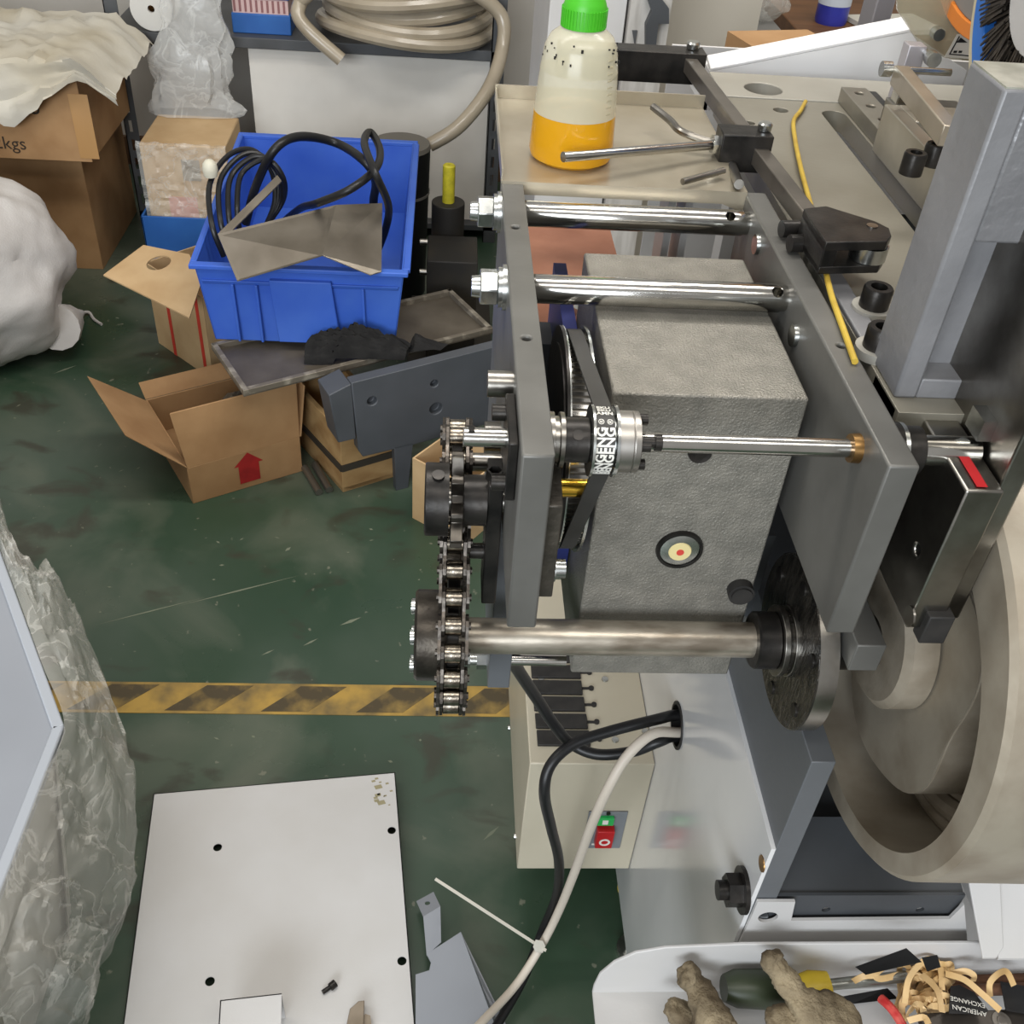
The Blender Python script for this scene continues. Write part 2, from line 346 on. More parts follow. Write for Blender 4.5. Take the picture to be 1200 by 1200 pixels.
o_ = bpy.data.objects['set_screw']; o_.rotation_euler = (0, 0, math.atan2(.0095, -.0085)); bpy.data.objects.remove(o_)
build('set_screw', MB().cyl((cxm, QY - .0085, QZ + .0095), (cxm, QY - .0093, QZ + .0104), .0032, n=16), black_m, col_)
build('set_screw', MB().cyl((cxm, QY + .0095, QZ + .0085), (cxm, QY + .0103, QZ + .0094), .003, n=16), black_m, col_)
# small toothed pulley and hub
x0, x1, x2, x3, x4 = xq(691), xq(694), xq(718), xq(722), xq(748)
RP = .0172
sp = build('small_pulley', MB().lathe([(x0, .006), (x0, .0215), (x1, .0215), (x1 + .0003, RP - .0015), (x2, RP - .0015), (x2 + .0003, .0215), (x3, .0215), (x3, .006)], (0, QY, QZ), n=48), zinc_m, mach)
xm = x3 + (x4 - x3) * .68
hub = build('clamp_hub', MB().lathe([(x3, .006), (x3, .0185), (xm - .0003, .0185), (xm, .0178), (xm + .0003, .0185), (x4, .0182), (x4, .006)], (0, QY, QZ), n=48), mat('aluminium', (176, 172, 166), .38, 1, (160, 156, 150), 30), mach, bevel=.0004)
for k in range(4):
    a = PI / 4 + k * PI / 2 + .35; y, z = QY + math.cos(a) * .0135, QZ + math.sin(a) * .0135
    build('cap_screw', MB().cyl((x4, y, z), (x4 + .0055, y, z), .0034, n=16), black_m, hub)
build('cap_screw', MB().cyl((x4, QY - .0105, QZ + .0075), (x4 + .010, QY - .0105, QZ + .0075), .0032, n=16).cyl((x4 + .008, QY - .0105, QZ + .0075), (x4 + .012, QY - .0105, QZ + .0075), .005, n=16), black_m, hub)
# large toothed pulley
BY, BZ, BR = .624, 1.052, .080
bx0, bx1, bx2, bx3 = x1 - .0045, x1 - .002, x2 + .001, x2 + .003
bp_ = build('large_pulley', MB().lathe([(bx1, .012), (bx1, BR - .003), (bx2, BR - .003), (bx2, .012)], (0, BY, BZ), n=72), steel_m, mach)
tm = MB()
NT = 104
for k in range(NT):
    a = 2 * PI * k / NT; er, et = Vector((0, math.cos(a), math.sin(a))), Vector((0, -math.sin(a), math.cos(a)))
    tm.obox(Vector(((bx1 + bx2) / 2, BY, BZ)) + er * (BR - .0022), Vector(((bx2 - bx1) / 2, 0, 0)), er * .0018, et * .0013)
t0 = build('tooth_ring', tm, chrome_m, bp_, smooth=False)
for (a, b) in ((bx0, bx1), (bx2, bx3)):
    build('flange', MB().lathe([(a, BR - .02), (a, BR + .0045), (b, BR + .0045), (b, BR - .02)], (0, BY, BZ), n=72, closed=True), black_m if a == bx0 else zinc_m, bp_)
build('flange_rim', MB().lathe([(bx1 - .0004, BR + .0028), (bx1 - .0004, BR + .0047), (bx1 + .0006, BR + .0047), (bx1 + .0006, BR + .0028)], (0, BY, BZ), n=72, closed=True), zinc_m, bp_)
build('pulley_disc', MB().lathe([(bx0 - .001, .012), (bx0 - .001, BR - .008), (bx0 + .001, BR - .008), (bx0 + .001, .012)], (0, BY, BZ), n=72), black_m, bp_)
build('pulley_shaft', MB().cyl((XL0 - .012, BY, BZ), (.13, BY, BZ), .012, n=24), steel_m, mach)
# generic belt/chain path around circles in the YZ plane: circles (y, z, r, sign)
def belt_path(C, step):
    n = len(C); seg = []
    for i in range(n):
        (y1, z1, r1, s1), (y2, z2, r2, s2) = C[i], C[(i + 1) % n]
        d = Vector((y2 - y1, z2 - z1)); L = d.length; a = math.atan2(d.y, d.x); R1, R2 = r1 * s1, r2 * s2
        b = math.acos(max(-1, min(1, (R1 - R2) / L)))
        na = a - b  # left-hand loop: contact normal
        nx = Vector((math.cos(na), math.sin(na)))
        seg.append((Vector((y1, z1)) + nx * R1, Vector((y2, z2)) + nx * R2, na))
    pts = []
    for i in range(n):
        p, q, na = seg[i]; m = max(1, int((q - p).length / step))
        for k in range(m): pts.append(p.lerp(q, k / m))
        (y2, z2, r2, s2) = C[(i + 1) % n]; nb = seg[(i + 1) % n][2]
        da = (nb - na + PI) % (2 * PI) - PI
        if s2 > 0 and da < 0: da += 2 * PI
        if s2 < 0 and da > 0: da -= 2 * PI
        m = max(1, int(abs(da) * r2 / step))
        for k in range(m):
            t = na + da * k / m; pts.append(Vector((y2, z2)) + Vector((math.cos(t), math.sin(t))) * r2 * s2)
    return pts
def resample(pts, n):
    P = pts + [pts[0]]; D = [0]
    for i in range(len(pts)): D.append(D[-1] + (P[i + 1] - P[i]).length)
    out = []; j = 0
    for k in range(n):
        s_ = D[-1] * k / n
        while D[j + 1] < s_: j += 1
        t = (s_ - D[j]) / max(1e-9, D[j + 1] - D[j]); out.append(P[j].lerp(P[j + 1], t))
    return out, D[-1]
bpts, blen = resample(belt_path([(QY, QZ, RP + .0004, 1), (BY, BZ, BR + .0012, 1)], .002), 260)
bw0, bw1 = x1 + .0008, x2 - .0008
bmb = MB(); nb = len(bpts)
for i, p in enumerate(bpts):
    d = (bpts[(i + 1) % nb] - bpts[i - 1]).normalized(); nn = Vector((d.y, -d.x))
    # outward normal of a counter-clockwise loop
    for (xx, off) in ((bw0, .0009), (bw1, .0009), (bw1, -.0009), (bw0, -.0009)):
        bmb.v.append((xx, p.x + nn.x * off, p.y + nn.y * off))
bmb.f = [(k * 4 + i, k * 4 + (i + 1) % 4, (k + 1) % nb * 4 + (i + 1) % 4, (k + 1) % nb * 4 + i) for k in range(nb) for i in range(4)]
belt = build('timing_belt', bmb, mat('dark_grey_belt', (58, 57, 55), .55, 0, (50, 49, 47), 20), mach)
# belt lettering, wrapped on the loop around the small pulley
def on_belt(s0, xc):
    def fn(v):
        s_ = (s0 + v.x) / blen * nb; i = int(math.floor(s_)); t = s_ - i; p = bpts[i % nb].lerp(bpts[(i + 1) % nb], t)
        d = (bpts[(i + 1) % nb] - bpts[i % nb]).normalized(); nn = Vector((d.y, -d.x)); o = .00095 + v.z
        return Vector((xc + v.y, p.x + nn.x * o, p.y + nn.y * o))
    return fn
# loop arc length of the point of the small pulley that faces the photographer
fa = math.atan2(1.5 - QZ, -QY); tgt = Vector((QY, QZ)) + Vector((math.cos(fa), math.sin(fa))) * RP
ic = min(range(nb), key=lambda i: (bpts[i] - tgt).length); sc = ic / nb * blen
FLIP = -1
for xc in (bw0 + (bw1 - bw0) * .27, bw0 + (bw1 - bw0) * .76):
    build('belt_lettering', remap(text_mb('BENGENG', .0076, .0001, .00022), lambda v, xc=xc: on_belt(sc + .0095, xc)(Vector((-v.x, -v.y, v.z)))), letter_m, belt, smooth=False)
    build('belt_lettering', remap(text_mb('®', .0048, .0001), lambda v, xc=xc: on_belt(sc - .0115, xc)(Vector((-v.x, -v.y, v.z)))), letter_m, belt, smooth=False)
for k in range(3):
    build('belt_lettering', remap(text_mb('EKU' if k else 'AMN', .0044, .0001, .0001), lambda v, k=k: on_belt(sc - .0185 - k * .0042, (bw0 + bw1) / 2)(Vector((-v.y, v.x, v.z)))), letter_m, belt, smooth=False)
# --- gearbox
GX0, GX1, GY0, GY1, GZ0, GZ1 = .111, .2425, .56, .765, .862, 1.1365
gb = build('gearbox', MB().box(GX0, GX1, GY0, GY1, GZ0, GZ1), hammer_m, mach, bevel=.0016)
c = at(796, 643, 'y', GY0)
build('sight_glass_rim', MB().lathe([(GY0 - .003, .0150), (GY0 - .003, .0172), (GY0 + .001, .018), (GY0 + .001, .0150)], (c.x, 0, c.z), 'y', closed=True), black_m, gb)
build('sight_glass', MB().lathe([(GY0 - .0035, .001), (GY0 - .0035, .0075), (GY0 - .0022, .0145), (GY0, .0145)], (c.x, 0, c.z), 'y'), zinc_m, gb)
build('oil_window', MB().lathe([(GY0 - .0042, .0005), (GY0 - .004, .0082), (GY0 - .003, .0088)], (c.x, 0, c.z), 'y'), mat('cream_plastic', (222, 206, 150), .3), gb)
build('red_dot', MB().cyl((c.x, GY0 - .0046, c.z), (c.x, GY0 - .004, c.z), .0028, n=20), mat('red_dot', (204, 70, 60), .5), gb)
c = at(820, 529, 'y', GY0)
build('socket_plug', MB().lathe([(GY0 - .002, .0045), (GY0 - .003, .008), (GY0, .0085)], (c.x, 0, c.z), 'y').hexn((c.x, GY0 - .0035, c.z), (c.x, GY0 - .002, c.z), .0045), black_m, gb)
# --- main shaft with hub, flange disc and rings
XF = .272
ms = build('main_shaft', MB().cyl((xs(505), SY, SZ), (XF, SY, SZ), .0138, n=40), worn_m, mach)
xa, xb = xs(880), xs(905)
build('thrust_collar', MB().lathe([(xa, .0138), (xa, .021), (xa + .0015, .0224), (xb, .0224), (xb, .0138)], (0, SY, SZ)), black_m, mach)
for a in (xs(906), xs(918)):
    build('bearing_washer', MB().lathe([(a, .0138), (a, .0278), (a + .0045, .0278), (a + .0045, .0138)], (0, SY, SZ), n=48), steel_m, mach, bevel=.0005)
build('needle_cage', MB().lathe([(xs(911), .0138), (xs(911), .0245), (xs(922), .0245), (xs(922), .0138)], (0, SY, SZ)), greasy_m, mach)
dc = build('flange_disc', MB().lathe([(XF, .0138), (XF, .068), (XF + .0155, .068), (XF + .0155, .0138)], (0, SY, SZ), n=72), greasy_m, mach, bevel=.0006)
build('disc_rim', MB().lathe([(XF + .001, .0678), (XF + .001, .0685), (XF + .0152, .0685), (XF + .0152, .0678)], (0, SY, SZ), n=72, closed=True), steel_m, dc)
for k in range(6):
    a = k * PI / 3 + .5; y, z = SY + math.cos(a) * .054, SZ + math.sin(a) * .054
    build('socket_screw', MB().lathe([(XF - .0012, .0025), (XF - .0012, .0055), (XF + .001, .0055)], (0, y, z), n=20), black_m, dc)
c = at(873, 711, 'y', .54)
build('elbow_fitting', MB().cyl((c.x, .56, c.z), (c.x, .552, c.z), .010, n=20).cyl((c.x, .556, c.z), (c.x, .550, c.z), .008, n=20), rubber_m, mach)
# --- lower grey plates, base and covers
lw = build('lower_plate', MB().box(.290, .3095, .471, 1.15, .30, .864), paint_m, mach, bevel=.0015)
ll = build('lower_plate', MB().box(.0447, .0636, .58, .83, .818, 1.03), paint_m, mach, bevel=.001)
c = at(640, 774, 'y', .615)
lr = build('lower_tie_rod', MB().cyl((.0636, .615, c.z), (.116, .615, c.z), .0049, n=20), chrome_m, mach)
build('hex_nut', MB().hexn((.0447, .615, c.z), (.036, .615, c.z), .0087).cyl((.036, .615, c.z), (.030, .615, c.z), .0052, n=16).hexn((.030, .615, c.z), (.025, .615, c.z), .0075), zinc_m, lr)
build('step_block', MB().box(.2905, .3117, .474, .62, .966, .992), plate_m, mach, bevel=.001)
build('gearbox_bracket', MB().box(.2425, .292, .66, .74, .83, .93), darkpaint_m, mach)
build('cross_beam', MB().box(.055, .251, .80, .84, .93, 1.03), darkpaint_m, mach)
# white cabinet side panel with a cable hole
hp = at(795, 850, 'x', .287)
bs = build('cabinet_panel', MB().box(.286, .290, .471, 1.40, .07, .744), whitegloss_m, mach)
build('cabinet_panel', MB().box(.286, .82, 1.395, 1.40, .07, 1.13), white_m, mach)
build('cabinet_panel', MB().box(.82, .824, .47, 1.40, .07, 1.13), white_m, mach)
carve(bs, bore((.286, hp.y, hp.z), (1, 0, 0), .0265, .02, 32)); carve(lw, bore((.290, hp.y, hp.z), (1, 0, 0), .0265, .04, 32))
build('cable_grommet', MB().lathe([(.2842, .0245), (.2842, .0285), (.2862, .0285), (.2862, .0264), (.3098, .0264), (.3098, .0245)], (0, hp.y, hp.z), n=40, closed=True), rubber_m, bs)
c = at(872, 1043, 'x', .286)
bo = build('hex_bolt', MB().cyl((.286, c.y, c.z), (.282, c.y, c.z), .0215, n=32).hexn((.282, c.y, c.z), (.269, c.y, c.z), .0155).cyl((.269, c.y, c.z), (.261, c.y, c.z), .009, n=18), black_m, bs)
c = at(893, 1012, 'x', .286)
build('rivet_hole', MB().lathe([(.2852, .003), (.2852, .0072), (.2863, .0075)], (0, c.y, c.z)), brass_m, bs)
for (y) in (.60, .76, 1.33):
    ft = build('levelling_foot', MB().cyl((.306, y, 0), (.306, y, .012), .022, n=24).cyl((.306, y, .012), (.306, y, .08), .008, n=14), zinc_m, mach)
for (y) in (.6, 1.33):
    build('levelling_foot', MB().cyl((.79, y, 0), (.79, y, .012), .022, n=24).cyl((.79, y, .012), (.79, y, .08), .008, n=14), zinc_m, mach)
build('cabinet_floor', MB().box(.290, .82, .475, 1.395, .07, .09), white_m, mach)
# white front strip with its cut-out (outline on the front plane)
fr = pxpoly([(866, 1107), (888, 1057), (932, 1057), (927, 1079), (1113, 1077), (1130, 1060), (1134, 1107)], 'y', .467)
fs_ = build('front_strip', MB().prism(fr, (0, .003, 0)), white_m, mach, smooth=False)
c = at(900, 1075, 'y', .467)
carve(fs_, bore((c.x, .467, c.z), (0, 1, 0), .009, .02)); carve(lw, bore((c.x, .471, c.z), (0, 1, 0), .008, .02))
ds = build('inner_shelf', MB().prism([(.3095, .4765, .663), (.3095, .545, .68), (.485, .545, .68), (.485, .4765, .663)], (0, 0, -.004)), darkpaint_m, mach)
dp = build('inner_panel', MB().box(.3095, .485, .4735, .4765, .575, .665), darkpaint_m, mach)
for px in (968, 1078):
    c = at(px, 1066, 'y', .4735); carve(dp, bore((c.x, .4735, c.z), (0, 1, 0), .004, .02))
build('wheel_foot', MB().box(.40, .47, .50, .56, .680, .765), cast_m, mach, bevel=.003)
build('inner_wall', MB().box(.3095, .82, .90, .91, .09, 1.12), darkpaint_m, mach)
build('inner_wall', MB().box(.3095, .66, .545, .90, .660, .665), darkpaint_m, mach)
# --- second plate, its rubber pad and the post plate that stands on it
p2 = build('dark_plate', MB().box(.302, .325, .449, .62, 1.036, 1.150), steel_m, mach, bevel=.0015)
build('red_mark', MB().prism([(.309, .452, 1.1505), (.3155, .452, 1.1505), (.316, .50, 1.1505), (.3095, .50, 1.1505)], (0, 0, .0003)), red_m, p2)
build('rubber_pad', MB().box(.311, .328, .443, .455, 1.028, 1.052), rubber_m, p2, bevel=.001)
c = at(1067, 722, 'x', .302); build('screw_head', MB().lathe([(.3008, .004), (.3008, .007), (.3022, .007)], (0, c.y, c.z)), steel_m, p2)
c = at(1074, 645, 'x', .302); carve(p2, bore((.302, c.y, c.z), (1, 0, 0), .0045, .014))
p3 = build('post_plate', MB().box(.3265, .341, .458, .58, 1.036, 1.42), steel_m, mach, bevel=.0015)
c = at(1196, 415, 'y', .458); build('pivot_boss', MB().cyl((.332, .458, c.z), (.332, .440, c.z), .012, n=24), steel_m, p3)
build('shaft_collar', MB().lathe([(XR1, .0095), (XR1, .0165), (XR1 + .005, .0165), (XR1 + .006, .0148), (XR1 + .018, .0148), (XR1 + .018, .0095)], (0, QY, QZ)), black_m, mach, bevel=.0006)
build('bearing_ring', MB().lathe([(XR1 + .004, .0150), (XR1 + .004, .0168), (XR1 + .0065, .0168), (XR1 + .0065, .0150)], (0, QY, QZ), closed=True), zinc_m, mach)
build('key', MB().box(.318, .330, QY - .006, QY + .012, QZ + .012, QZ + .026), zinc_m, mach)
# --- flywheel (raw cast, axis along X)
WX, WY, WZ, WR = .345, .538, .938, .182
EY, EZ, ER = WY - .014, WZ - .012, .144      # the cored opening sits off centre
wm = MB(); n_ = 96
for (xx, rr, cy0, cz0) in ((WX, ER, EY, EZ), (WX, WR - .004, WY, WZ), (WX + .004, WR, WY, WZ), (WX + .12, WR + .002, WY, WZ), (WX + .125, WR - .01, WY, WZ), (WX + .125, ER, EY, EZ)):
    wm.v += [(xx, cy0 + rr * math.cos(2 * PI * i / n_), cz0 + rr * math.sin(2 * PI * i / n_)) for i in range(n_)]
wm.f = [(k * n_ + i, k * n_ + (i + 1) % n_, (k + 1) % 6 * n_ + (i + 1) % n_, (k + 1) % 6 * n_ + i) for k in range(6) for i in range(n_)]
fw = build('flywheel', wm, cast_m, mach)
build('flywheel_web', MB().lathe([(WX + .075, .02), (WX + .075, .1445), (WX + .10, .1445), (WX + .10, .02)], (0, EY, EZ), n=64), castdark_m, fw)
for (dx, r, s) in ((.066, .122, .010), (.070, .105, .009), (.066, .136, .008)):
    build('web_ridge', MB().lathe([(WX + dx + s * math.cos(t), r + s * math.sin(t)) for t in [2 * PI * k / 10 for k in range(10)]], (0, EY, EZ), n=64, closed=True), castdark_m, fw)
# wavy raised lobe with a machined face
pts = []
for k in range(72):
    a = 2 * PI * k / 72; r = .108 + .008 * math.cos(3 * a - .3) + .005 * math.cos(5 * a + .6); pts.append((WX + .02, EY + .014 + r * math.cos(a), EZ - .002 + r * math.sin(a)))
build('flywheel_lobe', MB().prism(pts, (.06, 0, 0)), castdark_m, fw, bevel=.002)
build('lobe_face', MB().prism([(p[0] - .0006, p[1], p[2]) for p in pts], (.0012, 0, 0)), cast_m, fw)
build('hub_disc', MB().lathe([(WX - .006, .0), (WX - .006, .052), (WX - .001, .058), (WX + .018, .058)], (0, WY, WZ), n=64), castdark_m, fw)
build('hub_shaft', MB().cyl((.2875, SY, SZ), (WX, SY, SZ), .022, n=32), black_m, fw)
# --- table of the machine with slot, rail and vise
TZ = 1.155
tb = build('machine_table', MB().box(.284, .60, .52, 1.115, TZ - .02, TZ), table_m, mach, bevel=.001)
tb2 = build('rear_table_plate', MB().box(.292, .66, 1.117, 1.20, TZ - .02, TZ + .001), mat('pale_grey_plate', (158, 155, 145), .45, .1, (146, 142, 131), 8), mach, bevel=.001)
c = at(893, 103, 'z', TZ); carve(tb2, bore((c.x, 1.148, TZ + .001), (0, 0, -1), .021, .05, 32))
for (px, py, r) in ((915, 129, .008), (878, 144, .006)):
    c = at(px, py, 'z', TZ); carve(tb, bore((c.x, c.y, TZ), (0, 0, -1), r, .05))
a, b = at(962, 129, 'z', TZ), at(1066, 272, 'z', TZ)
sx0, sx1, sye = a.x - .002, a.x + .024, a.y - .013
carve(tb, MB().prism([(sx0, b.y, TZ - .05), (sx1, b.y, TZ - .05)] + [((sx0 + sx1) / 2 + .013 * math.cos(t), sye + .013 * math.sin(t), TZ - .05) for t in [PI * k / 12 for k in range(13)]], (0, 0, .07)))
rl = build('guide_rail', MB().box(.418, .446, .62, 1.12, TZ, TZ + .016), mat('rail_steel', (146, 141, 128), .34, .5, (128, 122, 110), 16), mach, bevel=.001)
build('guide_rail', MB().box(.452, .462, .62, 1.13, TZ, TZ + .010), black_m, mach, bevel=.001)
for y in (1.10, 1.06, 1.02): carve(rl, bore((.432, y, TZ + .016), (0, 0, -1), .005, .013))
vb = build('vise_block', MB().box(.410, .424, .62, .975, TZ + .001, TZ + .045).box(.424, .482, .93, .975, TZ + .012, TZ + .045).box(.474, .486, .62, .93, TZ + .012, TZ + .045).box(.424, .474, .62, .93, TZ + .016, TZ + .026), mat('bright_ground_steel', (178, 172, 158), .34, .45, (160, 153, 138), 16), mach, bevel=.001)
vc = build('clamp_bar', MB().box(.436, .474, .82, .90, TZ + .026, TZ + .043), MATS['bright_ground_steel'], vb, bevel=.001)
for (px, py) in ((1073, 182), (1098, 172)):
    c = at(px, py, 'z', TZ + .06)
    build('cap_screw', MB().lathe([(TZ + .045, .0092), (TZ + .061, .0092), (TZ + .0625, .0084), (TZ + .0625, .005), (TZ + .057, .0045)], (c.x, c.y, 0), 'z', n=28), black_m, vb)
build('rear_jaw', MB().box(.428, .50, .99, 1.02, TZ + .016, TZ + .038), steel_m, vb, bevel=.001)
# upright and clamp lever behind the vise
pq = at(1052, 148, 'z', TZ + .018); PXL, PYL = pq.x, pq.y
up = build('lever_post', MB().box(PXL - .008, PXL + .010, PYL, PYL + .018, TZ, TZ + .062), chrome_m, mach, bevel=.001)
l0, l1 = at(1054, 88, 'z', TZ + .075), at(1112, 160, 'z', TZ + .075)
build('lever_bar', MB().beam(l0, l1, .0135, .017), mat('warm_steel', (176, 166, 150), .34, .6, (156, 146, 130), 20), mach, bevel=.001)
build('post_screw', MB().cyl((l0.x - .014, l0.y + .006, TZ + .078), (l0.x + .05, l0.y + .006, TZ + .078), .0032, n=14).cyl((l0.x - .016, l0.y + .006, TZ + .078), (l0.x - .007, l0.y + .006, TZ + .078), .0068, n=16), zinc_m, up)
pq2 = at(1066, 95, 'z', TZ + .05)
build('rear_post', MB().box(pq2.x - .006, pq2.x + .012, pq2.y + .01, pq2.y + .028, TZ, TZ + .080), mat('satin_aluminium', (176, 172, 176), .4, .4), mach, bevel=.001)
build('post_screw', MB().cyl((pq2.x + .012, pq2.y + .02, TZ + .074), (pq2.x + .012, pq2.y - .005, TZ + .074), .0035, n=14).cyl((pq2.x + .012, pq2.y - .004, TZ + .074), (pq2.x + .012, pq2.y - .014, TZ + .074), .0072, n=16), zinc_m, mach)
wq = at(1072, 150, 'z', TZ + .016)
build('white_casting', MB().prism([(wq.x - .022, wq.y, TZ), (wq.x + .024, wq.y, TZ), (wq.x + .024, wq.y, TZ + .012), (wq.x + .014, wq.y, TZ + .026), (wq.x - .022, wq.y, TZ + .026)], (0, .03, 0)), white_m, mach, bevel=.002)
build('dark_block', MB().box(.56, .62, .86, .95, TZ, TZ + .09), darkpaint_m, mach, bevel=.002)
# --- cast column in front of the vise
PX0, PX1, PY0, PY1, PZ1 = .286, .368, .536, .583, 1.346
cl = build('cast_column', MB().box(PX0, PX0 + .015, PY0, PY1, TZ, PZ1).box(PX1 - .016, PX1, PY0, PY1, TZ, PZ1).box(PX0 + .015, PX1 - .016, PY0 + .022, PY1, TZ, PZ1), postfront_m, mach, bevel=.002)
build('column_head', MB().box(PX0 + .0145, PX1 - .0155, PY0 + .0005, PY0 + .023, PZ1 - .085, PZ1 - .0005), mat('blobby_silver_paint', (130, 130, 132), .3, .2, (118, 118, 120), 20, 1, 70), cl, bevel=.002)
build('column_top', MB().box(PX0 + .001, PX1 - .001, PY0 + .001, PY1 - .001, PZ1 - .0005, PZ1 + .0006), mat('mottled_ground_top', (186, 186, 174), .35, .4, (146, 146, 134), 40, detail=8), cl)
build('column_foot', MB().box(PX0 + .0148, PX1 - .0158, PY0 + .001, PY0 + .0225, TZ, TZ + .014), postfront_m, cl, bevel=.001)
build('foot_bar', MB().box(PX0 - .002, PX1 - .024, PY0 - .012, PY0 + .03, TZ - .024, TZ - .0005), mat('dull_grey_steel', (110, 108, 106), .4, .4), cl, bevel=.001)
c = at(1030, 335, 'z', TZ + .02)
fl = build('foot_flange', MB().box(.2845, .30, .60, .75, TZ, TZ + .004), postfront_m, mach, bevel=.001)
for (px, py) in ((1030, 338), (1036, 385)):
    c = at(px, py, 'z', TZ + .02); x_, y_ = c.x, c.y
    wsh = build('washer', MB().cyl((x_, y_, TZ), (x_, y_, TZ + .0062), .015, n=32), mat('satin_washer', (170, 167, 158), .4, .3), mach)
    build('cap_screw', MB().lathe([(TZ + .006, .0105), (TZ + .020, .0105), (TZ + .0215, .0095), (TZ + .0215, .006), (TZ + .015, .0055)], (x_, y_, 0), 'z', n=28), black_m, wsh)
# --- square bar with clamps and levers along the right plate
ba, bb = Vector((.2575, 1.165, 1.175)), Vector((.2865, .735, 1.175))
bar = build('square_bar', MB().beam(ba, bb, .0135, .0145), mat('blued_bar_steel', (118, 112, 104), .34, .6, (92, 87, 80), 14, .05, 120), mach, bevel=.001)
# end clamp, lying across
e0, e1 = at(586, 78, 'y', 1.16), at(818, 78, 'y', 1.16)
ec = build('end_clamp_bar', MB().box(.115, .275, 1.150, 1.178, 1.155, 1.187), black_m, mach, bevel=.001)
build('thumb_screw', MB().lathe([(1.188, .007), (1.193, .0075), (1.195, .006), (1.195, .001)], (.262, 1.168, 0), 'z', n=20), zinc_m, ec)
mc = at(855, 172, 'z', 1.19)
mcl = build('bar_clamp', MB().box(.2395, .285, .890, .918, 1.160, 1.193), black_m, mach, bevel=.001)
build('thumb_screw', MB().lathe([(1.1936, .006), (1.199, .0065), (1.2005, .005), (1.2005, .001)], (.279, .905, 0), 'z', n=20), zinc_m, mcl)
r0, r1 = at(820, 175, 'z', 1.183), at(660, 184, 'z', 1.192)
build('clamp_rod', MB().cyl((.2395, .902, 1.180), r1, .0042, n=20), chrome_m, mcl)
build('rod_nut', MB().hexn((.2395, .902, 1.180), (.2335, .9015, 1.1803), .0085), zinc_m, mcl)
pth = [at(765, 125, 'z', 1.19), at(785, 141, 'z', 1.186), at(800, 155, 'z', 1.184), Vector((.242, .905, 1.178))]
build('bent_handle', MB().tube(pth, .0035, smooth=4), steel_m, mcl)
build('bent_handle', MB().tube([Vector((.252, .889, 1.166)), at(866, 216, 'z', 1.175)], .0042, n=14), steel_m, mcl)
build('bent_handle', MB().tube([at(848, 200, 'z', 1.175), at(800, 213, 'z', 1.175)], .0028, n=12), steel_m, mcl)
# roller lever at the front end of the bar
LZ = 1.196
tp = [(942, 244), (968, 241), (1026, 259), (1042, 267), (1045, 276), (1040, 283), (968, 284), (955, 266)]
lvtop = [at(x_, y_, 'z', LZ) for x_, y_ in tp]
lv = build('roller_lever', MB().prism(lvtop, (0, 0, -.007)), black_m, mach, bevel=.0008)
build('lower_cheek', MB().prism([p - Vector((0, 0, .019)) for p in lvtop], (0, 0, -.006)), black_m, lv, bevel=.0008)
q0, q1 = lvtop[0], lvtop[6]
build('lever_block', MB().prism([p - Vector((0, 0, .0006)) for p in (lvtop[0], lvtop[1], at(985, 283, 'z', LZ), lvtop[6], lvtop[7])], (0, 0, -.0235)), black_m, lv, bevel=.0008)
c = at(1024, 274, 'z', LZ)
build('roller', MB().cyl((c.x, c.y, LZ - .0075), (c.x, c.y, LZ - .0185), .0135, n=32), zinc_m, lv)
c2_ = at(1022, 265, 'z', LZ); build('roller_pin', MB().cyl((c2_.x, c2_.y, LZ - .001), (c2_.x, c2_.y, LZ + .0008), .0042, n=20), steel_m, lv)
for (px, py) in ((928, 266), (938, 283)):
    c = at(px, py, 'z', 1.176)
    build('cap_screw', MB().cyl((c.x + .02, c.y + .004, 1.174), (c.x - .008, c.y, 1.174), .0066, n=20), black_m, lv)
# --- steel drip tray over the plates
dt = build('drip_tray', MB().box(.044, .252, .826, 1.034, 1.166, 1.1685), inox_m, mach)
build('tray_rim', MB().box(.044, .252, 1.032, 1.034, 1.1685, 1.181), inox_m, dt)
build('tray_rim', MB().box(.044, .0455, .826, 1.034, 1.1685, 1.178), inox_m, dt)
build('tray_apron', MB().prism([(.044, .826, 1.1685), (.252, .826, 1.1685), (.252, .826, 1.150), (.232, .826, 1.1575), (.050, .826, 1.1575)], (0, -.0015, 0)), inox_m, dt)
# copper sheets and dark blue panel seen between the rods, below the tray
cs = build('copper_sheet', MB().box(.066, .205, .86, 1.22, .955, .958), copper_m, mach)
build('copper_post', MB().box(.165, .178, .90, .93, .958, 1.05), darkpaint_m, mach)
build('sheet_screw', MB().cyl((.145, .99, .958), (.145, .99, .966), .006, n=16), zinc_m, cs)
build('blue_panel', MB().box(.098, .1095, .64, .86, .90, 1.08), mat('navy_paint', (40, 48, 104), .4), mach)
build('white_upright', MB().box(.215, .222, .95, .99, .93, 1.15).box(.232, .239, .95, .99, .93, 1.15), white_m, mach)
